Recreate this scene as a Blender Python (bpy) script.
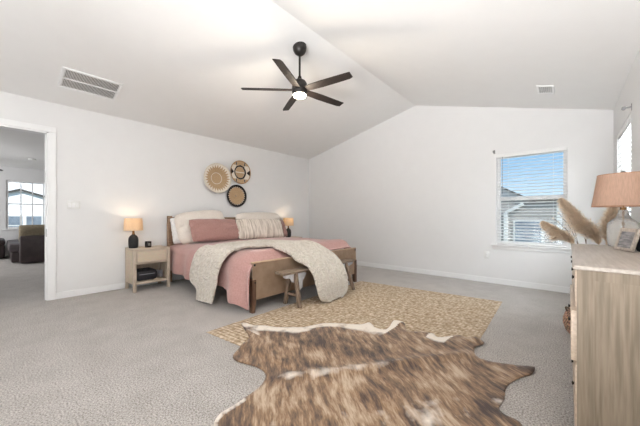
import bpy, bmesh, math, random
from mathutils import Vector, Matrix, noise
from mathutils.geometry import delaunay_2d_cdt
from math import sin, cos, pi, radians, sqrt, atan2, exp, hypot

random.seed(7)
scene = bpy.context.scene
for o in list(bpy.data.objects):
    bpy.data.objects.remove(o)

# ------------------------------------------------------------------ camera
cam_d = bpy.data.cameras.new('camera')
cam = bpy.data.objects.new('camera', cam_d)
scene.collection.objects.link(cam)
cam.location = (4.9163, 0.0, 1.05)
cam.rotation_euler = (radians(90), 0, radians(41.2637))
cam_d.sensor_fit = 'HORIZONTAL'
cam_d.sensor_width = 36.0
cam_d.lens = 283.0 / 640.0 * 36.0
cam_d.shift_y = (216.98 - 213.0) / 640.0
cam_d.clip_start = 0.02
cam_d.clip_end = 300
scene.camera = cam

# ------------------------------------------------------------------ world
world = bpy.data.worlds.new('sky')
scene.world = world
world.use_nodes = True
wn = world.node_tree.nodes
wl = world.node_tree.links
wn.clear()
w_tc = wn.new('ShaderNodeTexCoord')
w_sep = wn.new('ShaderNodeSeparateXYZ')
w_ramp = wn.new('ShaderNodeValToRGB')
w_bg = wn.new('ShaderNodeBackground')
w_out = wn.new('ShaderNodeOutputWorld')
wl.new(w_tc.outputs['Generated'], w_sep.inputs[0])
wl.new(w_sep.outputs['Z'], w_ramp.inputs[0])
wl.new(w_ramp.outputs[0], w_bg.inputs[0])
wl.new(w_bg.outputs[0], w_out.inputs[0])
w_ramp.color_ramp.elements[0].position = 0.0
w_ramp.color_ramp.elements[0].color = (0.60, 0.72, 0.80, 1)
w_ramp.color_ramp.elements[1].position = 0.20
w_ramp.color_ramp.elements[1].color = (0.20, 0.40, 0.62, 1)
w_bg.inputs[1].default_value = 1.0


def area(name, loc, rot, sx, sy, power, col=(1, 1, 1)):
    l = bpy.data.lights.new(name, 'AREA')
    l.shape = 'RECTANGLE'
    l.size = sx
    l.size_y = sy
    l.energy = power
    l.color = col
    o = bpy.data.objects.new(name, l)
    o.location = loc
    o.rotation_euler = rot
    scene.collection.objects.link(o)
    return o


# sun over the roofs outside (lights the neighbouring houses)
sl = bpy.data.lights.new('sun', 'SUN')
sl.energy = 4.2
sl.angle = radians(0.6)
sl.color = (1.0, 0.95, 0.88)
so = bpy.data.objects.new('sun', sl)
so.rotation_euler = (radians(42), 0, radians(58))
scene.collection.objects.link(so)
# daylight through the right-hand window in view; the lamps after it are added fill
area('daylight_right_window', (5.62, 4.34, 1.35), (0, radians(90), 0), 1.5, 1.05, 42, (0.96, 0.98, 1.0))
area('right_fill_beside_camera', (5.33, -1.6, 1.45), (0, radians(90), 0), 1.5, 2.2, 9, (0.97, 0.985, 1.0))  # added fill lamp out of view; the wall has no window here
area('rear_fill', (3.6, -4.5, 1.45), (radians(90), 0, 0), 3.4, 2.0, 16, (0.98, 0.99, 1.0))  # added fill in front of the windowless rear wall, unseen
area('fill_under_main_sill', (4.49, 5.75, 0.25), (radians(150), 0, 0), 0.9, 0.4, 14, (0.96, 0.98, 1.0))  # added lamp hidden below the sill, whitens the jamb and slats
area('ceiling_fill_behind_camera', (3.9, -1.9, 0.45), (radians(172), 0, 0), 2.4, 2.2, 62, (0.985, 0.99, 1.0))  # added upward fill lamp, stands in for light off the floor
area('right_slope_fill', (4.6, -1.7, 0.45), (radians(132), 0, 0), 1.2, 1.6, 64, (0.985, 0.99, 1.0)).data.spread = radians(85)  # added lamp aimed up to brighten the right ceiling slope
area('loft_side_fill', (-4.6, -2.6, 1.2), (radians(112), 0, 0), 3.0, 1.4, 60, (0.97, 0.98, 1.0))  # added fill lamp for the loft; its side wall has no window

scene.view_settings.view_transform = 'Standard'
scene.view_settings.look = 'None'
scene.view_settings.exposure = 0.53
scene.view_settings.gamma = 1.0
scene.view_settings.use_curve_mapping = False


# ------------------------------------------------------------------ materials
def srgb(r, g, b):
    f = lambda c: (c / 255 / 12.92) if c / 255 <= 0.04045 else ((c / 255 + 0.055) / 1.055) ** 2.4
    return (f(r), f(g), f(b), 1)


class NT:
    def __init__(self, name):
        self.m = bpy.data.materials.new(name)
        self.m.use_nodes = True
        self.t = self.m.node_tree
        self.b = self.t.nodes['Principled BSDF']

    def n(self, typ, **kw):
        nd = self.t.nodes.new(typ)
        for k, v in kw.items():
            setattr(nd, k, v)
        return nd

    def l(self, a, b):
        self.t.links.new(a, b)


def mat(name, col, rough=0.6, col2=None, scale=20.0, stretch=(1, 1, 1), bump=0.0, bscale=None, metal=0.0,
        detail=4.0, emit=None, estr=0.0, sheen=0.0, lo=0.35, hi=0.65, spec=None, coords='Object'):
    t = NT(name)
    t.b.inputs['Roughness'].default_value = rough
    t.b.inputs['Metallic'].default_value = metal
    if spec is not None:
        t.b.inputs['Specular IOR Level'].default_value = spec
    t.b.inputs['Base Color'].default_value = col
    if sheen:
        t.b.inputs['Sheen Weight'].default_value = sheen
    tc = t.n('ShaderNodeTexCoord')
    mp = t.n('ShaderNodeMapping')
    mp.inputs['Scale'].default_value = stretch
    t.l(tc.outputs[coords], mp.inputs[0])
    if col2 is None:
        col2 = tuple(min(1, c * 0.94) for c in col[:3]) + (1,)
    nz = t.n('ShaderNodeTexNoise')
    nz.inputs['Scale'].default_value = scale
    nz.inputs['Detail'].default_value = detail
    t.l(mp.outputs[0], nz.inputs['Vector'])
    rp = t.n('ShaderNodeValToRGB')
    rp.color_ramp.elements[0].position = lo
    rp.color_ramp.elements[0].color = col2
    rp.color_ramp.elements[1].position = hi
    rp.color_ramp.elements[1].color = col
    t.l(nz.outputs['Fac'], rp.inputs[0])
    t.l(rp.outputs[0], t.b.inputs['Base Color'])
    if bump:
        n2 = t.n('ShaderNodeTexNoise')
        n2.inputs['Scale'].default_value = bscale or scale
        n2.inputs['Detail'].default_value = detail
        t.l(mp.outputs[0], n2.inputs['Vector'])
        bp = t.n('ShaderNodeBump')
        bp.inputs['Strength'].default_value = bump
        bp.inputs['Distance'].default_value = 0.01
        t.l(n2.outputs['Fac'], bp.inputs['Height'])
        t.l(bp.outputs[0], t.b.inputs['Normal'])
    if emit:
        t.b.inputs['Emission Color'].default_value = emit
        t.b.inputs['Emission Strength'].default_value = estr
    return t.m


M = {}
M['wall'] = mat('wall_paint', (0.80, 0.797, 0.793, 1), 0.85, (0.79, 0.787, 0.783, 1), 6, bump=0.03, bscale=180)
M['ceil'] = mat('ceiling_paint', (0.84, 0.835, 0.825, 1), 0.9, (0.83, 0.825, 0.815, 1), 6, bump=0.03, bscale=120)
M['trim'] = mat('white_trim_paint', (0.88, 0.88, 0.88, 1), 0.4, (0.86, 0.86, 0.86, 1), 4)
M['vinyl'] = mat('white_vinyl', (0.90, 0.90, 0.90, 1), 0.35)
M['slat'] = mat('white_blind_slat', (0.88, 0.88, 0.87, 1), 0.45)
M['plastic'] = mat('white_plastic', (0.82, 0.82, 0.80, 1), 0.35)
M['metal_grey'] = mat('brushed_grey_metal', srgb(150, 150, 150), 0.4, metal=0.8)
M['dark_metal'] = mat('dark_bronze_metal', srgb(48, 44, 42), 0.42, srgb(40, 36, 34), 30, metal=0.4)
M['blade'] = mat('dark_walnut_blade', srgb(48, 38, 33), 0.55, srgb(28, 23, 22), 14, (1, 14, 14))
M['black'] = mat('matte_black', srgb(32, 33, 36), 0.6, srgb(20, 21, 24), 60, bump=0.3, bscale=70)
M['blackfab'] = mat('black_nylon', srgb(34, 34, 40), 0.7, srgb(24, 24, 30), 80, bump=0.2)
M['candle'] = mat('black_candle_glass', srgb(28, 27, 28), 0.18)
M['brass'] = mat('aged_brass', srgb(150, 112, 70), 0.4, metal=0.8)
M['oak_pale'] = mat('pale_oak', srgb(200, 185, 168), 0.55, srgb(178, 162, 144), 9, (14, 14, 1.2), bump=0.06)
M['oak_pale_h'] = mat('pale_oak_along', srgb(200, 185, 168), 0.55, srgb(180, 164, 146), 9, (14, 1.2, 14), bump=0.06)
M['bedwood'] = mat('walnut_brown', srgb(112, 82, 62), 0.5, srgb(82, 56, 42), 9, (12, 12, 1.2), bump=0.05)
M['headwood'] = mat('brown_headboard_wood', srgb(156, 128, 103), 0.55, srgb(130, 102, 80), 8, (10, 1.0, 10), bump=0.05)
M['leather_tan'] = mat('taupe_leather', srgb(202, 174, 146), 0.6, srgb(188, 158, 130), 10, bump=0.08, bscale=90)
M['pink'] = mat('dusty_pink_linen', srgb(194, 153, 146), 0.9, srgb(184, 141, 134), 60, bump=0.12, bscale=120, sheen=0.3)
M['pinkp'] = mat('dusty_pink_pillow_linen', srgb(176, 136, 128), 0.9, srgb(164, 123, 116), 60, bump=0.12, bscale=120, sheen=0.3)
M['cream'] = mat('cream_cotton', srgb(232, 224, 214), 0.92, srgb(224, 214, 203), 60, bump=0.15, bscale=120, sheen=0.2)
M['white_c'] = mat('white_cotton', srgb(240, 238, 236), 0.92, srgb(232, 230, 228), 40, bump=0.1)
M['piping'] = mat('grey_piping', srgb(120, 112, 104), 0.9)
M['bench'] = mat('weathered_bench_wood', srgb(160, 142, 124), 0.75, srgb(104, 86, 70), 7, (9, 1.2, 9), bump=0.2)
M['bench_leg'] = mat('weathered_leg_wood', srgb(150, 130, 112), 0.75, srgb(98, 78, 62), 7, (9, 9, 1.2), bump=0.2)
M['whitewash'] = mat('whitewashed_carved_wood', srgb(226, 226, 230), 0.7, srgb(190, 188, 190), 12, bump=0.15)
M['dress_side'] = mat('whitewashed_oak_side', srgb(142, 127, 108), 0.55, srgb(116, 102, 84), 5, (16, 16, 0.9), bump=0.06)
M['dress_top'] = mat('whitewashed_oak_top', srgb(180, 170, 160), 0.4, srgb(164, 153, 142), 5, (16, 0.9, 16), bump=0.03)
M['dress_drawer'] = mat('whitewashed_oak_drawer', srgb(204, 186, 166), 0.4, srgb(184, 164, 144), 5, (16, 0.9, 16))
M['sofa'] = mat('dark_brown_leather', srgb(58, 46, 46), 0.5, srgb(48, 37, 38), 12, bump=0.1)
M['sofa_cush'] = mat('dark_grey_brown_cushion', srgb(86, 78, 80), 0.6, srgb(70, 62, 64), 12)
M['tan_pillow'] = mat('khaki_pillow', srgb(158, 146, 124), 0.9, srgb(140, 128, 106), 40)
M['tan_pillow2'] = mat('beige_pillow', srgb(178, 160, 138), 0.9, srgb(160, 142, 120), 40)
M['siding'] = None
M['roof'] = mat('grey_shingles', srgb(178, 174, 172), 0.9, srgb(150, 146, 144), 30)
M['roof_dark'] = mat('dark_fascia', srgb(80, 76, 74), 0.8)
M['extwhite'] = mat('white_exterior_trim', srgb(226, 226, 224), 0.6)
M['extglass'] = mat('dark_window_glass', srgb(140, 150, 162), 0.25, srgb(112, 122, 136), 3)
M['bark'] = mat('grey_bark', srgb(150, 138, 128), 0.9)
M['ground'] = mat('dry_lawn', srgb(150, 145, 120), 0.95, srgb(120, 118, 95), 4)
M['pampas'] = None
M['stem'] = mat('dry_stem', srgb(176, 150, 112), 0.8)
M['twig'] = mat('dark_twig', srgb(110, 92, 78), 0.8)
M['shade_pink'] = None
M['picmat'] = mat('whitewashed_frame_wood', srgb(196, 184, 172), 0.6, srgb(160, 146, 134), 10, (8, 8, 8))
M['bulb'] = mat('lit_bulb', (1, 0.9, 0.75, 1), 0.5, emit=(1.0, 0.80, 0.55, 1), estr=8.0)
M['fanlight'] = mat('lit_frosted_diffuser', (1, 0.97, 0.92, 1), 0.5, emit=(1.0, 0.86, 0.68, 1), estr=7.0)
M['rim_white'] = mat('cream_woven_straw', srgb(232, 224, 210), 0.9, srgb(214, 204, 188), 50)
M['cable'] = mat('grey_cable', srgb(150, 150, 160), 0.5)
M['ivory'] = mat('ivory_bud', srgb(238, 232, 222), 0.9)


def carpet_mat():
    t = NT('grey_carpet')
    t.b.inputs['Roughness'].default_value = 0.97
    t.b.inputs['Specular IOR Level'].default_value = 0.1
    t.b.inputs['Sheen Weight'].default_value = 0.2
    tc = t.n('ShaderNodeTexCoord')
    a = t.n('ShaderNodeTexNoise'); a.inputs['Scale'].default_value = 110; a.inputs['Detail'].default_value = 5; a.inputs['Roughness'].default_value = 0.7
    b = t.n('ShaderNodeTexNoise'); b.inputs['Scale'].default_value = 5.0; b.inputs['Detail'].default_value = 4
    t.l(tc.outputs['Object'], a.inputs['Vector']); t.l(tc.outputs['Object'], b.inputs['Vector'])
    r1 = t.n('ShaderNodeValToRGB')
    r1.color_ramp.elements[0].position = 0.36; r1.color_ramp.elements[0].color = srgb(120, 114, 109)
    r1.color_ramp.elements[1].position = 0.62; r1.color_ramp.elements[1].color = srgb(214, 208, 202)
    t.l(a.outputs['Fac'], r1.inputs[0])
    r2 = t.n('ShaderNodeValToRGB')
    r2.color_ramp.elements[0].position = 0.3; r2.color_ramp.elements[0].color = (0.86, 0.85, 0.84, 1)
    r2.color_ramp.elements[1].position = 0.7; r2.color_ramp.elements[1].color = (1, 1, 1, 1)
    t.l(b.outputs['Fac'], r2.inputs[0])
    mx = t.n('ShaderNodeMix', data_type='RGBA', blend_type='MULTIPLY')
    mx.inputs[0].default_value = 1.0
    t.l(r1.outputs[0], mx.inputs[6]); t.l(r2.outputs[0], mx.inputs[7])
    t.l(mx.outputs[2], t.b.inputs['Base Color'])
    bp = t.n('ShaderNodeBump'); bp.inputs['Strength'].default_value = 0.5; bp.inputs['Distance'].default_value = 0.012
    t.l(a.outputs['Fac'], bp.inputs['Height']); t.l(bp.outputs[0], t.b.inputs['Normal'])
    return t.m


M['carpet'] = carpet_mat()


def siding_mat(name, c1, c2, pitch=0.15):
    t = NT(name)
    t.b.inputs['Roughness'].default_value = 0.8
    tc = t.n('ShaderNodeTexCoord'); sp = t.n('ShaderNodeSeparateXYZ')
    t.l(tc.outputs['Object'], sp.inputs[0])
    d = t.n('ShaderNodeMath', operation='DIVIDE'); d.inputs[1].default_value = pitch
    t.l(sp.outputs['Z'], d.inputs[0])
    f = t.n('ShaderNodeMath', operation='FRACT'); t.l(d.outputs[0], f.inputs[0])
    r = t.n('ShaderNodeValToRGB')
    r.color_ramp.elements[0].position = 0.0; r.color_ramp.elements[0].color = c2
    r.color_ramp.elements[1].position = 0.16; r.color_ramp.elements[1].color = c1
    t.l(f.outputs[0], r.inputs[0]); t.l(r.outputs[0], t.b.inputs['Base Color'])
    return t.m


M['siding'] = siding_mat('grey_lap_siding', srgb(160, 156, 152), srgb(118, 114, 110))
M['loft_house'] = siding_mat('white_lap_siding', (0.93, 0.93, 0.95, 1), (0.80, 0.80, 0.83, 1), 0.2)
M['siding_pale'] = siding_mat('pale_lap_siding', srgb(206, 204, 206), srgb(176, 174, 178))


def glass_mat(name, tint=(0.97, 0.99, 1, 1)):
    t = NT(name)
    nt = t.t
    tr = t.n('ShaderNodeBsdfTransparent'); tr.inputs[0].default_value = tint
    gl = t.n('ShaderNodeBsdfGlossy'); gl.inputs['Roughness'].default_value = 0.02
    fr = t.n('ShaderNodeFresnel'); fr.inputs['IOR'].default_value = 1.25
    mx = t.n('ShaderNodeMixShader')
    t.l(fr.outputs[0], mx.inputs[0]); t.l(tr.outputs[0], mx.inputs[1]); t.l(gl.outputs[0], mx.inputs[2])
    t.l(mx.outputs[0], nt.nodes['Material Output'].inputs['Surface'])
    return t.m


M['glass'] = glass_mat('window_glass')


def seeded_glass():
    t = NT('seeded_clear_glass')
    b = t.b
    b.inputs['Base Color'].default_value = (0.95, 0.95, 0.93, 1)
    b.inputs['Transmission Weight'].default_value = 0.75
    b.inputs['Roughness'].default_value = 0.16
    b.inputs['IOR'].default_value = 1.35
    tc = t.n('ShaderNodeTexCoord'); nz = t.n('ShaderNodeTexNoise'); nz.inputs['Scale'].default_value = 60
    t.l(tc.outputs['Object'], nz.inputs['Vector'])
    bp = t.n('ShaderNodeBump'); bp.inputs['Strength'].default_value = 0.5; bp.inputs['Distance'].default_value = 0.01
    t.l(nz.outputs['Fac'], bp.inputs['Height']); t.l(bp.outputs[0], b.inputs['Normal'])
    return t.m


M['seeded'] = seeded_glass()


def shade_mat(name, col, trans=0.5, streak=(60, 60, 4)):
    t = NT(name)
    nt = t.t
    tc = t.n('ShaderNodeTexCoord'); mp = t.n('ShaderNodeMapping'); mp.inputs['Scale'].default_value = streak
    nz = t.n('ShaderNodeTexNoise'); nz.inputs['Scale'].default_value = 4
    t.l(tc.outputs['Object'], mp.inputs[0]); t.l(mp.outputs[0], nz.inputs['Vector'])
    rp = t.n('ShaderNodeValToRGB')
    rp.color_ramp.elements[0].position = 0.35; rp.color_ramp.elements[0].color = tuple(c * 0.88 for c in col[:3]) + (1,)
    rp.color_ramp.elements[1].position = 0.65; rp.color_ramp.elements[1].color = col
    t.l(nz.outputs['Fac'], rp.inputs[0])
    d = t.n('ShaderNodeBsdfDiffuse'); tl = t.n('ShaderNodeBsdfTranslucent'); mx = t.n('ShaderNodeMixShader')
    mx.inputs[0].default_value = trans
    t.l(rp.outputs[0], d.inputs[0]); t.l(rp.outputs[0], tl.inputs[0])
    t.l(d.outputs[0], mx.inputs[1]); t.l(tl.outputs[0], mx.inputs[2])
    t.l(mx.outputs[0], nt.nodes['Material Output'].inputs['Surface'])
    return t.m


M['shade_linen'] = shade_mat('natural_linen_shade', srgb(238, 220, 194), 0.42)
M['pampas'] = shade_mat('pampas_plume', srgb(246, 232, 214), 0.5, (30, 30, 30))
M['shade_pink'] = shade_mat('blush_silk_shade', srgb(218, 186, 164), 0.45, (40, 40, 3))


def knit_mat():
    t = NT('chunky_cream_knit')
    t.b.inputs['Roughness'].default_value = 0.95
    t.b.inputs['Sheen Weight'].default_value = 0.3
    uv = t.n('ShaderNodeUVMap')
    mp = t.n('ShaderNodeMapping'); mp.inputs['Scale'].default_value = (1, 1, 1)
    t.l(uv.outputs[0], mp.inputs[0])
    w = t.n('ShaderNodeTexVoronoi'); w.inputs['Scale'].default_value = 30
    t.l(mp.outputs[0], w.inputs['Vector'])
    r = t.n('ShaderNodeValToRGB')
    r.color_ramp.elements[0].position = 0.0; r.color_ramp.elements[0].color = srgb(232, 224, 212)
    r.color_ramp.elements[1].position = 0.75; r.color_ramp.elements[1].color = srgb(212, 202, 188)
    t.l(w.outputs['Distance'], r.inputs[0]); t.l(r.outputs[0], t.b.inputs['Base Color'])
    bp = t.n('ShaderNodeBump'); bp.inputs['Strength'].default_value = 1.0; bp.inputs['Distance'].default_value = 0.02; bp.invert = True
    t.l(w.outputs['Distance'], bp.inputs['Height']); t.l(bp.outputs[0], t.b.inputs['Normal'])
    return t.m


M['knit'] = knit_mat()


def jute_mat():
    t = NT('natural_jute')
    t.b.inputs['Roughness'].default_value = 0.95
    t.b.inputs['Specular IOR Level'].default_value = 0.1
    at = t.n('ShaderNodeAttribute', attribute_name='weave')
    tc = t.n('ShaderNodeTexCoord')
    nz = t.n('ShaderNodeTexNoise'); nz.inputs['Scale'].default_value = 30; nz.inputs['Detail'].default_value = 5
    t.l(tc.outputs['Object'], nz.inputs['Vector'])
    r = t.n('ShaderNodeValToRGB')
    r.color_ramp.elements[0].position = 0.32; r.color_ramp.elements[0].color = srgb(164, 141, 113)
    r.color_ramp.elements[1].position = 0.66; r.color_ramp.elements[1].color = srgb(222, 205, 182)
    t.l(nz.outputs['Fac'], r.inputs[0])
    mx = t.n('ShaderNodeMix', data_type='RGBA', blend_type='MULTIPLY')
    mx.inputs[0].default_value = 1
    r2 = t.n('ShaderNodeValToRGB')
    r2.color_ramp.elements[0].position = 0.0; r2.color_ramp.elements[0].color = (0.40, 0.34, 0.28, 1)
    r2.color_ramp.elements[1].position = 0.7; r2.color_ramp.elements[1].color = (1, 1, 1, 1)
    t.l(at.outputs['Fac'], r2.inputs[0])
    t.l(r.outputs[0], mx.inputs[6]); t.l(r2.outputs[0], mx.inputs[7])
    t.l(mx.outputs[2], t.b.inputs['Base Color'])
    return t.m


M['jute'] = jute_mat()


def hide_mat():
    # brindle pigment; streaks run across the hide like ribs ('hide_uv': x along spine, y away from spine)
    t = NT('brindle_cowhide')
    t.b.inputs['Roughness'].default_value = 0.62
    t.b.inputs['Sheen Weight'].default_value = 0.15
    t.b.inputs['Specular IOR Level'].default_value = 0.3
    uv = t.n('ShaderNodeUVMap'); uv.uv_map = 'hide_uv'
    # warp
    wz = t.n('ShaderNodeTexNoise'); wz.inputs['Scale'].default_value = 2.2; wz.inputs['Detail'].default_value = 2
    t.l(uv.outputs[0], wz.inputs['Vector'])
    ad = t.n('ShaderNodeMixRGB', blend_type='ADD'); ad.inputs[0].default_value = 0.10
    t.l(uv.outputs[0], ad.inputs[1]); t.l(wz.outputs['Color'], ad.inputs[2])

    def streak(sx, sy, sc, det):
        mp = t.n('ShaderNodeMapping'); mp.inputs['Scale'].default_value = (sx, sy, 1)
        t.l(ad.outputs[0], mp.inputs[0])
        n = t.n('ShaderNodeTexNoise'); n.inputs['Scale'].default_value = sc; n.inputs['Detail'].default_value = det; n.inputs['Roughness'].default_value = 0.62
        t.l(mp.outputs[0], n.inputs['Vector'])
        return n

    s1 = streak(9, 2.0, 2.6, 6)
    s2 = streak(46, 7, 2.2, 4)
    s3 = streak(1.6, 1.6, 1.6, 2)
    r1 = t.n('ShaderNodeValToRGB')
    e = r1.color_ramp.elements
    e[0].position = 0.30; e[0].color = srgb(70, 56, 50)
    e[1].position = 0.74; e[1].color = srgb(192, 171, 147)
    x = e.new(0.43); x.color = srgb(108, 87, 71)
    x = e.new(0.55); x.color = srgb(146, 117, 90)
    m0 = t.n('ShaderNodeMixRGB'); m0.inputs[0].default_value = 0.30
    t.l(s1.outputs['Fac'], m0.inputs[1]); t.l(s2.outputs['Fac'], m0.inputs[2])
    m1 = t.n('ShaderNodeMixRGB'); m1.inputs[0].default_value = 0.34
    t.l(m0.outputs[0], m1.inputs[1]); t.l(s3.outputs['Fac'], m1.inputs[2])
    # contrast
    ct = t.n('ShaderNodeMapRange'); ct.inputs['From Min'].default_value = 0.39; ct.inputs['From Max'].default_value = 0.61
    ct.inputs['To Min'].default_value = 0.26; ct.inputs['To Max'].default_value = 0.76
    t.l(m1.outputs[0], ct.inputs['Value'])
    t.l(ct.outputs[0], r1.inputs[0])
    # white belly and pale spine markings
    at = t.n('ShaderNodeAttribute', attribute_name='pale')
    nz = t.n('ShaderNodeTexNoise'); nz.inputs['Scale'].default_value = 9; nz.inputs['Detail'].default_value = 4
    t.l(uv.outputs[0], nz.inputs['Vector'])
    sm = t.n('ShaderNodeMath', operation='ADD'); t.l(at.outputs['Fac'], sm.inputs[0])
    sc = t.n('ShaderNodeMath', operation='MULTIPLY_ADD'); sc.inputs[1].default_value = 0.9; sc.inputs[2].default_value = -0.45
    t.l(nz.outputs['Fac'], sc.inputs[0]); t.l(sc.outputs[0], sm.inputs[1])
    rr = t.n('ShaderNodeMapRange'); rr.inputs['From Min'].default_value = 0.38; rr.inputs['From Max'].default_value = 0.72
    t.l(sm.outputs[0], rr.inputs['Value'])
    mx = t.n('ShaderNodeMixRGB'); t.l(rr.outputs[0], mx.inputs[0]); t.l(r1.outputs[0], mx.inputs[1])
    mx.inputs[2].default_value = srgb(236, 226, 214)
    t.l(mx.outputs[0], t.b.inputs['Base Color'])
    bp = t.n('ShaderNodeBump'); bp.inputs['Strength'].default_value = 0.35; bp.inputs['Distance'].default_value = 0.008
    t.l(s2.outputs['Fac'], bp.inputs['Height']); t.l(bp.outputs[0], t.b.inputs['Normal'])
    return t.m


M['hide'] = hide_mat()


def rattan_mat(name, c1, c2, sc):
    t = NT(name)
    t.b.inputs['Roughness'].default_value = 0.7
    tc = t.n('ShaderNodeTexCoord')
    ck = t.n('ShaderNodeTexChecker'); ck.inputs['Scale'].default_value = sc
    ck.inputs['Color1'].default_value = c1; ck.inputs['Color2'].default_value = c2
    t.l(tc.outputs['Object'], ck.inputs['Vector'])
    nz = t.n('ShaderNodeTexNoise'); nz.inputs['Scale'].default_value = 40
    t.l(tc.outputs['Object'], nz.inputs['Vector'])
    mx = t.n('ShaderNodeMixRGB', blend_type='SOFT_LIGHT'); mx.inputs[0].default_value = 0.4
    t.l(ck.outputs['Color'], mx.inputs[1]); t.l(nz.outputs['Color'], mx.inputs[2])
    t.l(mx.outputs[0], t.b.inputs['Base Color'])
    return t.m


M['cane'] = rattan_mat('woven_cane', srgb(214, 200, 180), srgb(190, 172, 148), 90)
M['vase_weave'] = rattan_mat('dark_woven_basket', srgb(190, 150, 122), srgb(112, 84, 74), 55)


def lumbar_mat():
    t = NT('cream_textured_stripe')
    t.b.inputs['Roughness'].default_value = 0.95
    tc = t.n('ShaderNodeTexCoord')
    mp = t.n('ShaderNodeMapping'); mp.inputs['Scale'].default_value = (44, 1.0, 0.3)
    t.l(tc.outputs['Generated'], mp.inputs[0])
    n = t.n('ShaderNodeTexNoise'); n.inputs['Scale'].default_value = 1.6; n.inputs['Detail'].default_value = 5
    t.l(mp.outputs[0], n.inputs['Vector'])
    r = t.n('ShaderNodeValToRGB')
    r.color_ramp.elements[0].position = 0.36; r.color_ramp.elements[0].color = srgb(186, 172, 158)
    r.color_ramp.elements[1].position = 0.58; r.color_ramp.elements[1].color = srgb(232, 222, 210)
    t.l(n.outputs['Fac'], r.inputs[0]); t.l(r.outputs[0], t.b.inputs['Base Color'])
    return t.m


M['lumbar'] = lumbar_mat()


def basket_mat(name, kind):
    t = NT(name)
    t.b.inputs['Roughness'].default_value = 0.85
    at = t.n('ShaderNodeAttribute', attribute_name='ink')   # 0 straw, 0.5 cream, 1 black (dyed fibre)
    tc = t.n('ShaderNodeTexCoord')
    nz = t.n('ShaderNodeTexNoise'); nz.inputs['Scale'].default_value = 70
    t.l(tc.outputs['Object'], nz.inputs['Vector'])
    r = t.n('ShaderNodeValToRGB'); r.color_ramp.interpolation = 'CONSTANT'
    e = r.color_ramp.elements
    e[0].position = 0; e[0].color = srgb(186, 158, 124)
    e[1].position = 0.3; e[1].color = srgb(226, 218, 205)
    x = e.new(0.75); x.color = srgb(38, 32, 32)
    t.l(at.outputs['Fac'], r.inputs[0])
    mx = t.n('ShaderNodeMixRGB', blend_type='SOFT_LIGHT'); mx.inputs[0].default_value = 0.5
    t.l(r.outputs[0], mx.inputs[1]); t.l(nz.outputs['Fac'], mx.inputs[2])
    t.l(mx.outputs[0], t.b.inputs['Base Color'])
    return t.m


M['coil'] = basket_mat('coiled_dyed_straw', 0)


def photo_mat():
    t = NT('grey_photo_print')
    t.b.inputs['Roughness'].default_value = 0.2
    tc = t.n('ShaderNodeTexCoord'); mp = t.n('ShaderNodeMapping'); mp.inputs['Scale'].default_value = (3, 3, 14)
    t.l(tc.outputs['Object'], mp.inputs[0])
    n = t.n('ShaderNodeTexNoise'); n.inputs['Scale'].default_value = 6; n.inputs['Detail'].default_value = 5
    t.l(mp.outputs[0], n.inputs['Vector'])
    r = t.n('ShaderNodeValToRGB')
    r.color_ramp.elements[0].position = 0.38; r.color_ramp.elements[0].color = srgb(104, 102, 106)
    r.color_ramp.elements[1].position = 0.62; r.color_ramp.elements[1].color = srgb(164, 160, 160)
    t.l(n.outputs['Fac'], r.inputs[0]); t.l(r.outputs[0], t.b.inputs['Base Color'])
    return t.m


M['photo'] = photo_mat()


# ------------------------------------------------------------------ mesh helpers
def bm_new():
    return bmesh.new()


def add_box(bm, c, s, rot=None, bevel=0.0):
    g = bmesh.ops.create_cube(bm, size=1.0)
    vs = g['verts']
    mtx = Matrix.Translation(Vector(c)) @ ((rot.to_4x4()) if rot is not None else Matrix.Identity(4)) @ Matrix.Diagonal((s[0], s[1], s[2], 1))
    bmesh.ops.transform(bm, matrix=mtx, verts=vs)
    if bevel > 0:
        es = list({e for v in vs for e in v.link_edges})
        bmesh.ops.bevel(bm, geom=es, offset=bevel, segments=2, affect='EDGES', profile=0.5)


def box2(bm, a, b, bevel=0.0):
    add_box(bm, [(a[i] + b[i]) / 2 for i in range(3)], [abs(b[i] - a[i]) for i in range(3)], None, bevel)


def add_bar(bm, p, q, w, h, up=(0, 0, 1), bevel=0.0, taper=1.0):
    p, q = Vector(p), Vector(q)
    d = (q - p); L = d.length; z = d.normalized()
    x = Vector(up).cross(z)
    if x.length < 1e-4:
        x = Vector((1, 0, 0)).cross(z)
    x.normalize(); y = z.cross(x)
    vs = []
    for k, base in ((1.0, p), (taper, q)):
        for sx, sy in ((-1, -1), (1, -1), (1, 1), (-1, 1)):
            vs.append(bm.verts.new(base + x * sx * w * k / 2 + y * sy * h * k / 2))
    fs = [(3, 2, 1, 0), (4, 5, 6, 7), (0, 1, 5, 4), (1, 2, 6, 5), (2, 3, 7, 6), (3, 0, 4, 7)]
    for f in fs:
        bm.faces.new([vs[i] for i in f])
    if bevel > 0:
        es = list({e for v in vs for e in v.link_edges})
        bmesh.ops.bevel(bm, geom=es, offset=bevel, segments=2, affect='EDGES', profile=0.5)


def add_tube(bm, pts, r, n=10, caps=True):
    pts = [Vector(p) for p in pts]
    rs = r if isinstance(r, (list, tuple)) else [r] * len(pts)
    rings = []
    ref = Vector((0, 0, 1))
    for i, p in enumerate(pts):
        t = (pts[min(i + 1, len(pts) - 1)] - pts[max(i - 1, 0)]).normalized()
        x = ref.cross(t)
        if x.length < 1e-3:
            x = Vector((1, 0, 0)).cross(t)
        x.normalize(); y = t.cross(x)
        rings.append([bm.verts.new(p + (x * cos(2 * pi * k / n) + y * sin(2 * pi * k / n)) * rs[i]) for k in range(n)])
    for a, b in zip(rings, rings[1:]):
        for k in range(n):
            bm.faces.new((a[k], a[(k + 1) % n], b[(k + 1) % n], b[k]))
    if caps:
        bm.faces.new(list(reversed(rings[0]))); bm.faces.new(rings[-1])


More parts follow.
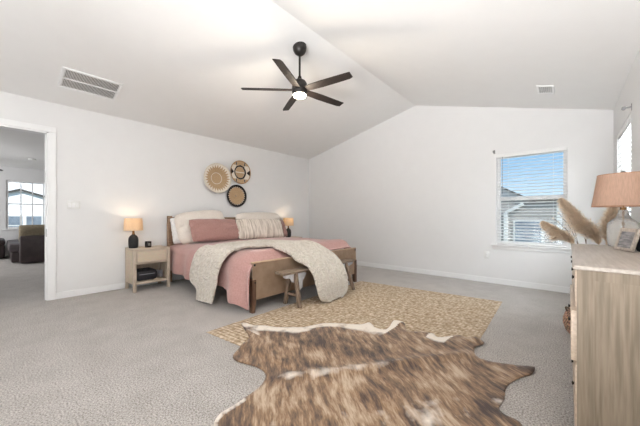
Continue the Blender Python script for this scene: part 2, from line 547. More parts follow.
def add_lathe(bm, prof, c=(0, 0, 0), n=32, axis=None, close=True):
    """prof = [(r, z)...]"""
    c = Vector(c)
    rot = axis if axis is not None else Matrix.Identity(3)
    rings = []
    for r, z in prof:
        if r < 1e-6:
            rings.append([bm.verts.new(c + rot @ Vector((0, 0, z)))])
        else:
            rings.append([bm.verts.new(c + rot @ Vector((r * cos(2 * pi * k / n), r * sin(2 * pi * k / n), z))) for k in range(n)])
    for a, b in zip(rings, rings[1:]):
        if len(a) == 1 and len(b) == 1:
            continue
        for k in range(n):
            k2 = (k + 1) % n
            if len(a) == 1:
                bm.faces.new((a[0], b[k2], b[k]))
            elif len(b) == 1:
                bm.faces.new((a[k], a[k2], b[0]))
            else:
                bm.faces.new((a[k], a[k2], b[k2], b[k]))
    if close:
        if len(rings[0]) > 1:
            bm.faces.new(list(reversed(rings[0])))
        if len(rings[-1]) > 1:
            bm.faces.new(rings[-1])


def add_prism(bm, poly, d0, d1, axis='y'):
    """poly in (u,v); axis y: (x,z), axis x: (y,z), axis z: (x,y)"""
    def P(u, v, d):
        return {'y': (u, d, v), 'x': (d, u, v), 'z': (u, v, d)}[axis]
    a = [bm.verts.new(P(u, v, d0)) for u, v in poly]
    b = [bm.verts.new(P(u, v, d1)) for u, v in poly]
    n = len(poly)
    bm.faces.new(a); bm.faces.new(list(reversed(b)))
    for i in range(n):
        bm.faces.new((a[i], b[i], b[(i + 1) % n], a[(i + 1) % n]))


def add_grid(bm, rows, uvl=None, uv=None):
    vs = [[bm.verts.new(p) for p in r] for r in rows]
    for i in range(len(vs) - 1):
        for j in range(len(vs[0]) - 1):
            f = bm.faces.new((vs[i][j], vs[i][j + 1], vs[i + 1][j + 1], vs[i + 1][j]))
            if uvl is not None:
                for lp, (a, b) in zip(f.loops, ((i, j), (i, j + 1), (i + 1, j + 1), (i + 1, j))):
                    lp[uvl].uv = uv(a, b)
    return vs


def obj(name, bm, m=None, parent=None, smooth=True, normals=True):
    me = bpy.data.meshes.new(name)
    if normals:
        bmesh.ops.recalc_face_normals(bm, faces=bm.faces)
    bm.to_mesh(me); bm.free()
    o = bpy.data.objects.new(name, me)
    scene.collection.objects.link(o)
    if m is not None:
        me.materials.append(m)
    if parent is not None:
        o.parent = parent
    if smooth:
        me.polygons.foreach_set('use_smooth', [True] * len(me.polygons))
        try:
            me.set_sharp_from_angle(angle=radians(40))
        except Exception:
            pass
    return o


def tag(o, label, cat, group=None):
    o['label'] = label; o['category'] = cat
    if group:
        o['group'] = group
    return o


def thing(name, label, cat, loc=(0, 0, 0), rotz=0, group=None):
    o = bpy.data.objects.new(name, None)
    scene.collection.objects.link(o)
    o.location = loc; o.rotation_euler = (0, 0, rotz)
    o.empty_display_size = 0.1
    return tag(o, label, cat, group)


def struct(name, bm, m, parent=None, smooth=False):
    o = obj(name, bm, m, parent, smooth)
    if parent is None:
        o['kind'] = 'structure'
    return o


def copy_tree(o, parent=None):
    c = o.copy()
    scene.collection.objects.link(c)
    if parent is not None:
        c.parent = parent
    for ch in list(o.children):
        copy_tree(ch, c)
    return c


def catmull(pts, n, closed=False):
    pts = [Vector(p) for p in pts]
    out = []
    N = len(pts)
    segs = N if closed else N - 1
    for i in range(segs):
        if closed:
            p0, p1, p2, p3 = pts[(i - 1) % N], pts[i], pts[(i + 1) % N], pts[(i + 2) % N]
        else:
            p0, p1, p2, p3 = pts[max(i - 1, 0)], pts[i], pts[i + 1], pts[min(i + 2, N - 1)]
        for k in range(n):
            t = k / n
            out.append(0.5 * ((2 * p1) + (p2 - p0) * t + (2 * p0 - 5 * p1 + 4 * p2 - p3) * t * t + (3 * p1 - p0 - 3 * p2 + p3) * t ** 3))
    if not closed:
        out.append(pts[-1].copy())
    return out


def nz(x, y, z=0.0):
    return noise.noise(Vector((x, y, z)))


def sstep(a, b, x):
    t = max(0.0, min(1.0, (x - a) / (b - a)))
    return t * t * (3 - 2 * t)


# ------------------------------------------------------------------ the setting
W = 5.35; B = 5.188; Y0 = -4.6; EL = 2.50; ER = 2.416; XR = 2.755; HR = 3.146; T = 0.12
DOOR_Y0, DOOR_Y1, DOOR_H = -0.45, 0.424, 2.118
LX = -6.70


def ceil_z(x):
    return EL + (HR - EL) * x / XR if x < XR else HR + (ER - HR) * (x - XR) / (W - XR)


bm = bm_new(); box2(bm, (LX - 0.3, -4.8, -0.12), (W + 0.3, B + 0.12, 0.0)); struct('floor', bm, M['carpet'])

# bed wall with the doorway
bm = bm_new()
box2(bm, (-T, Y0, 0), (0, DOOR_Y0, EL)); box2(bm, (-T, DOOR_Y1, 0), (0, B + T, EL)); box2(bm, (-T, DOOR_Y0, DOOR_H), (0, DOOR_Y1, EL))
struct('wall_left', bm, M['wall'])

# gable wall with the window
WX0, WX1, WZ0, WZ1 = 4.059, 4.915, 0.622, 2.03
bm = bm_new()
add_prism(bm, [(0, 0), (WX0, 0), (WX0, ceil_z(WX0)), (XR, HR), (0, EL)], B, B + T)
add_prism(bm, [(WX0, 0), (WX1, 0), (WX1, WZ0), (WX0, WZ0)], B, B + T)
add_prism(bm, [(WX0, WZ1), (WX1, WZ1), (WX1, ceil_z(WX1)), (WX0, ceil_z(WX0))], B, B + T)
add_prism(bm, [(WX1, 0), (W + T, 0), (W + T, ceil_z(W + T)), (WX1, ceil_z(WX1))], B, B + T)
struct('wall_back', bm, M['wall'])

# right wall with its window
RY0, RY1, RZ0, RZ1 = 3.845, 4.842, 0.622, 2.02
bm = bm_new()
box2(bm, (W, Y0, 0), (W + T, RY0, ER)); box2(bm, (W, RY1, 0), (W + T, B, ER))
box2(bm, (W, RY0, 0), (W + T, RY1, RZ0)); box2(bm, (W, RY0, RZ1), (W + T, RY1, ER))
struct('wall_right', bm, M['wall'])
bm = bm_new(); add_prism(bm, [(0, 0), (W, 0), (W, ER), (XR, HR), (0, EL)], Y0 - T, Y0); struct('wall_front', bm, M['wall'])

bm = bm_new()
add_prism(bm, [(-T, ceil_z(-T)), (XR, HR), (W + T, ceil_z(W + T)), (W + T, ceil_z(W + T) + 0.12), (XR, HR + 0.13), (-T, ceil_z(-T) + 0.12)], Y0 - T, B + T)
struct('ceiling', bm, M['ceil'])


def baseboard(name, a, b, h=0.085, t=0.014):
    bm = bm_new()
    box2(bm, (min(a[0], b[0]), min(a[1], b[1]), 0), (max(a[0], b[0]), max(a[1], b[1]), h), 0.004)
    return struct(name, bm, M['trim'])


baseboard('baseboard_left', (0, 0.494), (0.014, B))
baseboard('baseboard_back', (0.014, B - 0.014), (W, B))
baseboard('baseboard_right', (W - 0.014, 2.8), (W, B - 0.014))

# doorway casing and jamb
bm = bm_new()
for y0, y1 in ((DOOR_Y1, DOOR_Y1 + 0.07), (DOOR_Y0 - 0.07, DOOR_Y0)):
    box2(bm, (0, y0, 0), (0.018, y1, DOOR_H), 0.004)
box2(bm, (0, DOOR_Y0 - 0.07, DOOR_H), (0.018, DOOR_Y1 + 0.07, DOOR_H + 0.07), 0.004)
casing = struct('trim_1', bm, M['trim'])
bm = bm_new()
box2(bm, (-T - 0.01, DOOR_Y1 - 0.018, 0), (0.004, DOOR_Y1, DOOR_H)); box2(bm, (-T - 0.01, DOOR_Y0, 0), (0.004, DOOR_Y0 + 0.018, DOOR_H))
box2(bm, (-T - 0.01, DOOR_Y0, DOOR_H - 0.018), (0.004, DOOR_Y1, DOOR_H))
box2(bm, (-0.075, DOOR_Y1 - 0.03, 0), (-0.05, DOOR_Y1 - 0.018, DOOR_H))
obj('jamb', bm, M['trim'], casing, False)
bm = bm_new(); box2(bm, (-0.046, DOOR_Y1 - 0.0205, 0.80), (-0.012, DOOR_Y1 - 0.018, 0.90), 0.001)
obj('strike_plate', bm, M['dark_metal'], casing)

# loft beyond the doorway
bm = bm_new(); box2(bm, (LX - T, -3.2, 0), (LX, 0.15, 2.5)); box2(bm, (LX - T, 1.62, 0), (LX, 3.0, 2.5))
box2(bm, (LX - T, 0.15, 0), (LX, 1.62, 0.72)); box2(bm, (LX - T, 0.15, 2.07), (LX, 1.62, 2.5)); struct('wall_loft_back', bm, M['wall'])
bm = bm_new(); box2(bm, (LX, 2.9, 0), (-T, 3.0, 2.5)); struct('wall_loft_right', bm, M['wall'])
bm = bm_new(); box2(bm, (LX, -3.2, 0), (-T, -3.1, 2.5)); struct('wall_loft_left', bm, M['wall'])
bm = bm_new(); box2(bm, (LX - T, -3.2, 2.44), (-2.95, 3.0, 2.56)); struct('ceiling_loft', bm, M['ceil'])
bm = bm_new(); box2(bm, (-2.95, -3.2, 2.40), (-T, 3.0, 2.56)); struct('ceiling_hall', bm, M['ceil'])


# ------------------------------------------------------------------ windows and blinds
def window_y(name, x0, x1, z0, z1, y, mid):
    """single-hung window in the gable wall, glass at the outer side"""
    bm = bm_new(); f = 0.052
    ya, yb = y + 0.055, y + 0.115
    box2(bm, (x0, ya, z0), (x0 + f, yb, z1)); box2(bm, (x1 - f, ya, z0), (x1, yb, z1))
    box2(bm, (x0 + f, ya, z0), (x1 - f, yb, z0 + f)); box2(bm, (x0 + f, ya, z1 - f), (x1 - f, yb, z1))
    w = struct(name, bm, M['vinyl'])
    bm = bm_new(); box2(bm, (x0 + f, ya + 0.004, mid - 0.03), (x1 - f, yb - 0.01, mid + 0.03), 0.003); obj('meeting_rail', bm, M['vinyl'], w)
    bm = bm_new(); box2(bm, (x0 + f, yb - 0.024, mid + 0.03), (x1 - f, yb - 0.018, z1 - f)); obj('pane', bm, M['glass'], w, False)
    bm = bm_new(); box2(bm, (x0 + f, yb - 0.044, z0 + f), (x1 - f, yb - 0.038, mid - 0.03)); obj('pane', bm, M['glass'], w, False)
    bm = bm_new(); box2(bm, (x0 - 0.07, y - 0.045, z0 - 0.022), (x1 + 0.07, y + 0.055, z0), 0.004); obj('window_sill', bm, M['trim'], w)
    bm = bm_new(); box2(bm, (x0 - 0.05, y - 0.014, z0 - 0.075), (x1 + 0.05, y, z0 - 0.022), 0.003); obj('apron', bm, M['trim'], w)
    bm = bm_new()
    box2(bm, (x0, y + 0.001, z0), (x0 + 0.006, ya, z1)); box2(bm, (x1 - 0.006, y + 0.001, z0), (x1, ya, z1)); box2(bm, (x0, y + 0.001, z1 - 0.006), (x1, ya, z1))
    obj('jamb', bm, M['trim'], w, False)
    return w


window_y('window_1', WX0, WX1, WZ0, WZ1, B, 1.335)


def blind(label, loc, rotz, width, height, tilt=14, pitch=0.046, raise_=0.0):
    """blind in local coords: x along the window, y outwards, top at z=0"""
    t = thing('window_blind', label, 'blind', loc, rotz, None)
    bm = bm_new(); box2(bm, (-width / 2, -0.026, -0.045), (width / 2, 0.024, 0), 0.003); obj('headrail', bm, M['slat'], t)
    bm = bm_new()
    n = int((height - 0.075) / pitch)
    rot = Matrix.Rotation(radians(tilt), 3, 'X')
    for k in range(n):
        add_box(bm, (0, 0, -0.065 - k * pitch), (width - 0.012, 0.05, 0.003), rot)
    obj('slats', bm, M['slat'], t, False)
    bm = bm_new(); box2(bm, (-width / 2 + 0.005, -0.024, -height), (width / 2 - 0.005, 0.024, -height + 0.022), 0.003); obj('bottom_rail', bm, M['slat'], t)
    for sx in (-1, 1):
        bm = bm_new()
        for dy in (-0.027, 0.027):
            add_tube(bm, [(sx * width * 0.32, dy, -0.04), (sx * width * 0.32, dy, -height + 0.01)], 0.0009, 5)
        obj('ladder_cord', bm, M['slat'], t)
    return t


b1 = blind('white slatted blind over the far window behind the pampas plumes', ((WX0 + WX1) / 2, B + 0.026, WZ1 - 0.007), 0, WX1 - WX0 - 0.016, WZ1 - WZ0 - 0.012)
bm = bm_new(); add_tube(bm, [(-0.34, -0.032, -0.04), (-0.34, -0.034, -0.62)], 0.0035, 6); obj('tilt_wand', bm, M['metal_grey'], b1)

# right wall window
bm = bm_new(); f = 0.042
xa, xb = W + 0.055, W + 0.115
box2(bm, (xa, RY0, RZ0), (xb, RY0 + f, RZ1)); box2(bm, (xa, RY1 - f, RZ0), (xb, RY1, RZ1))
box2(bm, (xa, RY0 + f, RZ0), (xb, RY1 - f, RZ0 + f)); box2(bm, (xa, RY0 + f, RZ1 - f), (xb, RY1 - f, RZ1))
w2 = struct('window_2', bm, M['vinyl'])
bm = bm_new(); box2(bm, (xa + 0.01, RY0 + f, 1.305), (xb - 0.01, RY1 - f, 1.365)); obj('meeting_rail', bm, M['vinyl'], w2)
bm = bm_new(); box2(bm, (xb - 0.03, RY0 + f, 1.365), (xb - 0.024, RY1 - f, RZ1 - f)); obj('pane', bm, M['glass'], w2, False)
bm = bm_new(); box2(bm, (xb - 0.05, RY0 + f, RZ0 + f), (xb - 0.044, RY1 - f, 1.305)); obj('pane', bm, M['glass'], w2, False)
bm = bm_new(); box2(bm, (W - 0.045, RY0 - 0.07, RZ0 - 0.022), (W + 0.055, RY1 + 0.07, RZ0), 0.004); obj('window_sill', bm, M['trim'], w2)
blind('white slatted blind on the right wall above the lamp shade', (W + 0.026, (RY0 + RY1) / 2, RZ1 - 0.007), radians(-90), RY1 - RY0 - 0.016, RZ1 - RZ0 - 0.012, 38)

# loft window
bm = bm_new(); f = 0.05
x0, x1 = LX - 0.10, LX - 0.03
for y0, y1 in ((0.15, 0.15 + f), (1.62 - f, 1.62)):
    box2(bm, (x0, y0, 0.72), (x1, y1, 2.07))
box2(bm, (x0, 0.15 + f, 0.72), (x1, 1.62 - f, 0.77)); box2(bm, (x0, 0.15 + f, 2.02), (x1, 1.62 - f, 2.07))
w3 = struct('window_3', bm, M['vinyl'])
for yy in (0.44, 0.67, 0.90, 1.18, 1.40):
    bm = bm_new(); box2(bm, (x0 + 0.02, yy - 0.012, 0.77), (x1 - 0.02, yy + 0.012, 2.02)); obj('muntin', bm, M['vinyl'], w3, False)
bm = bm_new(); box2(bm, (x0 + 0.015, 0.2, 1.40), (x1 - 0.015, 1.57, 1.43)); obj('meeting_rail', bm, M['vinyl'], w3, False)
bm = bm_new(); box2(bm, (x0 + 0.03, 0.2, 0.77), (x0 + 0.036, 1.57, 2.02)); obj('pane', bm, M['glass'], w3, False)
bm = bm_new(); box2(bm, (LX - 0.03, 0.08, 0.70), (LX + 0.05, 1.69, 0.722), 0.003); obj('window_sill', bm, M['trim'], w3)

# curtain brackets
for loc, rz, lb in (((4.036, B, 2.075), 0, 'small grey curtain bracket at the top left corner of the far window'),
                    ((W, 3.80, 2.05), radians(-90), 'small grey curtain bracket on the right wall near the ceiling')):
    t = thing('curtain_bracket', lb, 'bracket', loc, rz)
    bm = bm_new(); box2(bm, (-0.012, -0.004, -0.03), (0.012, 0, 0.03), 0.001); obj('back_plate', bm, M['metal_grey'], t)
    bm = bm_new(); box2(bm, (-0.006, -0.05, -0.006), (0.006, -0.004, 0.006)); add_tube(bm, [(-0.012, -0.05, 0), (0.012, -0.05, 0)], 0.016, 12); obj('cradle', bm, M['metal_grey'], t)

# ------------------------------------------------------------------ ceiling vent and register, switch, outlet
k = (HR - EL) / XR
th = math.atan(k)
t = thing('return_air_vent', 'large white return air grille on the left ceiling slope', 'vent', (0.60, 0.745, ceil_z(0.60)), 0)
t.rotation_euler = (0, -th, radians(0))
VW, VL = 0.40, 0.56
bm = bm_new(); fr = 0.028
for sx in (-1, 1):
    box2(bm, (sx * VW / 2, -VL / 2, -0.014), (sx * (VW / 2 - fr), VL / 2, -0.0), 0.002)
for sy in (-1, 1):
    box2(bm, (-VW / 2 + fr, sy * VL / 2, -0.014), (VW / 2 - fr, sy * (VL / 2 - fr), -0.0), 0.002)
box2(bm, (-0.007, -VL / 2 + fr, -0.013), (0.007, VL / 2 - fr, -0.001))
obj('frame', bm, M['vinyl'], t)
bm = bm_new(); n = 40
for i in range(n):
    y = -VL / 2 + fr + (i + 0.5) * (VL - 2 * fr) / n
    add_box(bm, (0, y, -0.006), (VW - 2 * fr, 0.011, 0.0012), Matrix.Rotation(radians(40), 3, 'X'))
obj('louvres', bm, M['vinyl'], t, False)
bm = bm_new(); box2(bm, (-VW / 2 + fr, -VL / 2 + fr, -0.0015), (VW / 2 - fr, VL / 2 - fr, -0.0005)); obj('filter', bm, mat('grey_filter', srgb(140, 136, 132), 0.9), t, False)

k2 = (ER - HR) / (W - XR)
t = thing('ceiling_register', 'small white air register on the right ceiling slope', 'vent', (4.712, 4.375, ceil_z(4.712)))
t.rotation_euler = (0, -math.atan(k2), 0)
bm = bm_new()
for sx in (-1, 1):
    box2(bm, (sx * 0.085, -0.14, -0.012), (sx * 0.062, 0.14, 0), 0.002)
for sy in (-1, 1):
    box2(bm, (-0.062, sy * 0.14, -0.012), (0.062, sy * 0.115, 0), 0.002)
obj('frame', bm, M['vinyl'], t)
bm = bm_new()
for i in range(7):
    add_box(bm, (-0.055 + i * 0.0183, 0, -0.006), (0.014, 0.23, 0.0012), Matrix.Rotation(radians(38), 3, 'Y'))
obj('louvres', bm, mat('register_louvres', srgb(214, 214, 214), 0.6), t, False)

t = thing('light_switch', 'white triple rocker switch plate on the wall beside the doorway', 'switch', (0, 0.6635, 1.208))
bm = bm_new(); box2(bm, (0, -0.066, -0.052), (0.010, 0.066, 0.052), 0.003); obj('cover_plate', bm, M['plastic'], t)
for i in range(3):
    bm = bm_new(); add_box(bm, (0.011, -0.041 + i * 0.041, 0), (0.004, 0.029, 0.062), Matrix.Rotation(radians(4), 3, 'Y'), 0.001); obj('rocker', bm, M['trim'], t)
t = thing('power_outlet', 'white power outlet low on the wall left of the window', 'outlet', (3.934, B, 0.44))
bm = bm_new(); box2(bm, (-0.036, -0.006, -0.058), (0.036, 0, 0.058), 0.003); obj('cover_plate', bm, M['plastic'], t)
for dz in (-0.02, 0.02):
    bm = bm_new(); box2(bm, (-0.016, -0.009, dz - 0.014), (0.016, -0.006, dz + 0.014), 0.001)
    o = obj('socket', bm, M['trim'], t)


# ------------------------------------------------------------------ ceiling fan
def make_fan(label, base, rod, a0):
    """base = ceiling point; local z=0 at the ceiling"""
    t = thing('ceiling_fan', label, 'ceiling fan', base)
    bm = bm_new()
    add_lathe(bm, [(0.0, 0.03), (0.080, 0.03), (0.083, -0.012), (0.078, -0.045), (0.060, -0.078), (0.034, -0.100), (0.018, -0.106), (0, -0.106)], n=32); obj('canopy', bm, M['dark_metal'], t)
    bm = bm_new(); add_tube(bm, [(0, 0, -0.07), (0, 0, -rod)], 0.0125, 14); obj('downrod', bm, M['dark_metal'], t)
    z = -rod
    bm = bm_new()
    add_lathe(bm, [(0, z + 0.03), (0.02, z + 0.03), (0.026, z), (0.072, z - 0.03), (0.088, z - 0.06), (0.090, z - 0.085), (0.094, z - 0.12), (0.092, z - 0.165), (0.08, z - 0.19), (0, z - 0.19)], n=36)
    obj('motor_housing', bm, M['dark_metal'], t)
    bm = bm_new(); add_lathe(bm, [(0.078, z - 0.188), (0.078, z - 0.20), (0.07, z - 0.214), (0.045, z - 0.224), (0, z - 0.227)], n=32); obj('light_diffuser', bm, M['fanlight'], t)
    zb = z - 0.135
    for i in range(5):
        ang = a0 + i * 2 * pi / 5
        bm = bm_new()
        rot = Matrix.Rotation(ang, 3, 'Z')
        pitch = Matrix.Rotation(radians(-13), 3, 'X')
        top = []; bot = []
        prof = [(0.085, 0.040, -0.040), (0.16, 0.047, -0.047), (0.30, 0.054, -0.052), (0.50, 0.053, -0.050), (0.645, 0.050, -0.046), (0.685, 0.036, -0.046)]
        for r, ya, yb in prof:
            for y in (ya, yb):
                for lst, dz in ((top, 0.004), (bot, -0.004)):
                    lst.append(bm.verts.new(rot @ (pitch @ Vector((0, y, dz)) + Vector((r, 0, zb)))))
        for i2 in range(len(prof) - 1):
            a = i2 * 2
            bm.faces.new((top[a], top[a + 1], top[a + 3], top[a + 2])); bm.faces.new((bot[a], bot[a + 2], bot[a + 3], bot[a + 1]))
            bm.faces.new((top[a], top[a + 2], bot[a + 2], bot[a])); bm.faces.new((top[a + 1], bot[a + 1], bot[a + 3], top[a + 3]))
        bm.faces.new((top[0], bot[0], bot[1], top[1])); n = len(top)
        bm.faces.new((top[n - 2], top[n - 1], bot[n - 1], bot[n - 2]))
        obj('blade', bm, M['blade'], t, False)
    return t


FX, FY = 2.50, 2.385
fan = make_fan('dark five-blade ceiling fan with a lit lamp hanging over the bedroom', (FX, FY, ceil_z(FX)), 0.385, radians(-63.5))
l = bpy.data.lights.new('fan_lamp', 'POINT'); l.energy = 10; l.color = (1, 0.86, 0.68); l.shadow_soft_size = 0.07
lo = bpy.data.objects.new('fan_lamp', l); lo.location = (0, 0, -0.385 - 0.33); lo.parent = fan; scene.collection.objects.link(lo)
make_fan('dark ceiling fan in the room beyond the doorway', (-5.35, -0.52, 2.44), 0.16, radians(60))


# ------------------------------------------------------------------ wall baskets
def wall_basket(label, cy, cz, R, depth, inkf):
    t = thing('wall_basket', label, 'basket', (0.0, cy, cz), 0, 'woven baskets on the wall above the bed')
    bm = bm_new()
    nr, na = 44, 144
    inner = []
    def zprof(q):      # q 0..1 radius -> distance from the wall
        return 0.012 + depth * sstep(0.25, 1.0, q)
    rings = []
    ink = []
    c0 = bm.verts.new((zprof(0), 0, 0)); ink.append(inkf(0, 0))
    for i in range(1, nr + 1):
        q = i / nr
        ring = []
        for j in range(na):
            a = 2 * pi * j / na
            x = zprof(q) + 0.0022 * sin(q * R / 0.0135 * 2 * pi)
            ring.append(bm.verts.new((x, R * q * cos(a), R * q * sin(a)))); ink.append(inkf(q, a))
        rings.append(ring)
    back = []
    for i, q in ((1, 1.0), (2, 0.6)):
        ring = []
        for j in range(na):
            a = 2 * pi * j / na
            x = zprof(q) - 0.012
            ring.append(bm.verts.new((x, R * (q + (0.012 if i == 1 else 0)) * cos(a), R * (q + (0.012 if i == 1 else 0)) * sin(a)))); ink.append(inkf(1.0, a))
        back.append(ring)
    cb = bm.verts.new((0.0, 0, 0)); ink.append(0)
    for j in range(na):
        j2 = (j + 1) % na
        bm.faces.new((c0, rings[0][j], rings[0][j2]))
        for a, b in zip(rings, rings[1:]):
            bm.faces.new((a[j], b[j], b[j2], a[j2]))
        bm.faces.new((rings[-1][j], back[0][j], back[0][j2], rings[-1][j2]))
        bm.faces.new((back[0][j], back[1][j], back[1][j2], back[0][j2]))
        bm.faces.new((cb, back[1][j2], back[1][j]))
    o = obj('woven_bowl', bm, M['coil'], t)
    at = o.data.attributes.new('ink', 'FLOAT', 'POINT')
    at.data.foreach_set('value', ink)
    bm = bm_new()
    rr = R * 1.004
    add_tube(bm, [(zprof(1.0), rr * cos(2 * pi * j / 72), rr * sin(2 * pi * j / 72)) for j in range(73)], 0.008, 8, False)
    return t, bm


def ink_star(q, a):       # cream rim with rays over straw
    tri = abs(((a * 28 / (2 * pi)) % 1.0) - 0.5) * 2
    lim = 0.68 + 0.24 * tri
    if q > lim or q > 0.93:
        return 0.5
    return 0.0


def ink_geo(q, a):
    y, z = q * cos(a), q * sin(a)
    r = sqrt((y / 0.52) ** 2 + (z / 0.56) ** 2)
    if 0.88 < r < 1.14:
        return 1.0
    if r <= 0.88:
        return 0.0 if abs(z) > 0.08 else (0.5 if abs(z) < 0.04 else 0.0)
    if abs(y) > 0.66 and abs(z) < 0.02 + 0.9 * (abs(y) - 0.66):
        return 1.0
    if abs(y) > 0.40 and abs(z) < 0.60:
        return 0.5
    if abs(abs(y) - 0.42) < 0.06 and abs(z) > 0.5:
        return 1.0
    return 0.0


def ink_dark(q, a):
    tri = abs(((a * 26 / (2 * pi)) % 1.0) - 0.5) * 2
    if q > 0.74 + 0.13 * tri:
        return 1.0
    if q < 0.10:
        return 1.0 if q < 0.05 else 0.0
    return 0.0


t, bm = wall_basket('largest wall basket, straw centre with a cream rayed rim', 2.676, 1.765, 0.265, 0.062, ink_star); obj('rim', bm, M['rim_white'], t)
t, bm = wall_basket('straw, cream and black patterned basket, uppermost of the three on the wall', 3.175, 1.935, 0.222, 0.035, ink_geo); obj('rim', bm, mat('tan_rim', srgb(176, 138, 98), 0.9), t)
t, bm = wall_basket('lowest wall basket, straw centre with a black zigzag rim', 3.085, 1.462, 0.210, 0.040, ink_dark); obj('rim', bm, M['black'], t)


# ------------------------------------------------------------------ bed
BY0, BY1, BX = 1.845, 3.815, 2.33
bed = thing('bed', 'wide brown wooden bed with a taupe leather footboard, against the left wall', 'bed', (0, 0, 0))
bm = bm_new(); box2(bm, (0.035, BY0, 0.25), (0.075, BY1 + 0.02, 1.045), 0.008); obj('headboard', bm, M['headwood'], bed)
for y in (BY0 - 0.005, BY1 + 0.03):
    bm = bm_new(); box2(bm, (0.02, y - 0.03, 0), (0.09, y + 0.03, 1.068), 0.006); p = obj('headboard_post', bm, M['headwood'], bed)
    for z in (1.03, 0.96):
        bm = bm_new(); add_tube(bm, [(0.09, y, z), (0.094, y, z)], 0.009, 10)
        obj('rivet', bm, M['dark_metal'], p)
# footboard sling with folded leather edge
bm = bm_new()
rows = []
for i in range(33):
    u = i / 32; y = BY0 - 0.012 + u * (BY1 - BY0 + 0.03)
    sag = 0.012 * sin(pi * u)
    col = []
    for j in range(9):
        v = j / 8
        col.append((BX - 0.004 + 0.004 * sin(v * pi) + 0.0025 * nz(y * 3, v * 2), y, 0.135 + v * (0.412 - sag * 0.4)))
    rows.append(col)
add_grid(bm, rows)
bmesh.ops.solidify(bm, geom=bm.faces[:], thickness=0.03)
fb = obj('footboard', bm, M['leather_tan'], bed)
bm = bm_new(); box2(bm, (BX - 0.04, BY0 - 0.012, 0.536), (BX + 0.004, BY1 + 0.018, 0.554), 0.007); obj('top_roll', bm, M['leather_tan'], fb)
for y in (BY0 + 0.015, BY1 - 0.01):
    bm = bm_new(); add_tube(bm, [(BX, y, 0.52), (BX + 0.006, y, 0.52)], 0.012, 12); obj('rivet', bm, M['dark_metal'], fb)
for y, s in ((BY0, 1), (BY1, -1)):
    bm = bm_new()
    add_prism(bm, [(y - 0.022 * s, 0.36), (y + 0.030 * s, 0.36), (y + 0.028 * s, 0.13), (y + 0.018 * s, 0.0), (y - 0.024 * s, 0.0)], BX - 0.045, BX + 0.012, 'x')
    bmesh.ops.bevel(bm, geom=bm.edges[:], offset=0.004, segments=2, affect='EDGES')
    lg = obj('leg', bm, M['bedwood'], bed)
    bm = bm_new(); add_tube(bm, [(BX + 0.012, y + 0.012 * s, 0.33), (BX + 0.017, y + 0.012 * s, 0.33)], 0.010, 12); obj('rivet', bm, M['dark_metal'], lg)
for y in (BY0 + 0.005, BY1 - 0.005):
    bm = bm_new(); box2(bm, (0.075, y - 0.014, 0.20), (BX - 0.03, y + 0.014, 0.36), 0.004); obj('side_rail', bm, M['bedwood'], bed)
bm = bm_new()
for i in range(9):
    box2(bm, (0.15 + i * 0.245, BY0 + 0.02, 0.30), (0.25 + i * 0.245, BY1 - 0.02, 0.32))
obj('slats', bm, M['bedwood'], bed, False)
bm = bm_new(); box2(bm, (0.09, BY0 + 0.03, 0.322), (2.15, BY1 - 0.03, 0.56), 0.05)
tag(obj('mattress', bm, M['white_c']), 'white mattress on the bed under the pink duvet', 'mattress')


# duvet ------------------------------------------------------------
def duvet_top(x, y):
    base = 0.622 + 0.045 * sstep(2.1, 3.3, y)
    puff = 0.012 * nz(x * 2.2, y * 2.0, 1.7) + 0.006 * nz(x * 6, y * 5, 3.1)
    return base + puff


def duvet_pt(u, v):
    """u 0..1 head to foot, v 0..1 near hem to far hem"""
    x = 0.10 + u * 2.225
    # near hem
    if x < 1.85:
        hem = 0.20 + 0.02 * sin(x * 5.0) + 0.02 * nz(x * 3, 0.3)
    else:
        hem = 0.205 - 0.145 * sstep(1.85, 2.22, x) + 0.03 * sstep(2.24, 2.32, x) + 0.018 * sin(x * 30) * sstep(1.85, 1.95, x)
    yh = 1.760 - 0.035 * sstep(1.5, 2.2, x) + 0.030 * sstep(2.2, 2.32, x)
    L = 0.36
    pts = []
    if v < L:                                   # near side, hem up to the top edge
        s = v / L
        top = duvet_top(x, 2.0)
        z = hem + (top - 0.045 - hem) * s
        fold = (1 - s) ** 0.7 * (0.020 + 0.030 * sstep(1.7, 2.2, x))
        y = yh + 0.035 * s * s + fold * sin(x * 21 + 1.4 * sin(x * 5)) + 0.012 * nz(x * 4, s * 3, 5.5)
        if s > 0.8:
            q = (s - 0.8) / 0.2
            y += 0.035 * q * q
        foot = sstep(2.12, 2.325, x)
        xx = x - 0.01 * foot + 0.055 * (1 - s) * sstep(1.9, 2.325, x) + 0.022 * sstep(2.1, 2.325, x)
        z -= 0.05 * foot * sstep(0.5, 1, s)
        return (xx, y, z)
    R = 0.84
    if v < R:                                   # top
        s = (v - L) / (R - L)
        y = 1.86 + s * 1.94
        z = duvet_top(x, y)
        e = min(1, s / 0.06)
        z -= 0.045 * (1 - e) ** 2
        e2 = min(1, (1 - s) / 0.05)
        z -= 0.035 * (1 - e2) ** 2
        xx = min(x, 2.12 + (x - 2.12) * 0.82)
        f = sstep(2.10, 2.325, x)
        side = sstep(0.0, 0.03, s)
        z -= f * f * 0.10 * (0.45 + 0.55 * side)
        z += 0.02 * sstep(1.85, 2.08, x) * (1 - sstep(2.08, 2.25, x))
        xx = xx * side + (x - 0.01 * sstep(2.12, 2.325, x)) * (1 - side)
        return (min(xx, 2.288) if s > 0.03 else xx, y, z)
    s = (v - R) / (1 - R)                        # far side
    top = duvet_top(x, 3.8) - 0.035
    z = top + (0.30 - top) * s
    ft = sstep(1.95, 2.28, x)
    y = 3.80 + 0.055 * sqrt(s) * (1 - ft) + 0.012 * sin(x * 19) * s * (1 - ft) - 0.03 * ft
    xx = min(x, 2.29)
    z -= 0.12 * sstep(2.05, 2.325, x)
    return (xx, y, z)


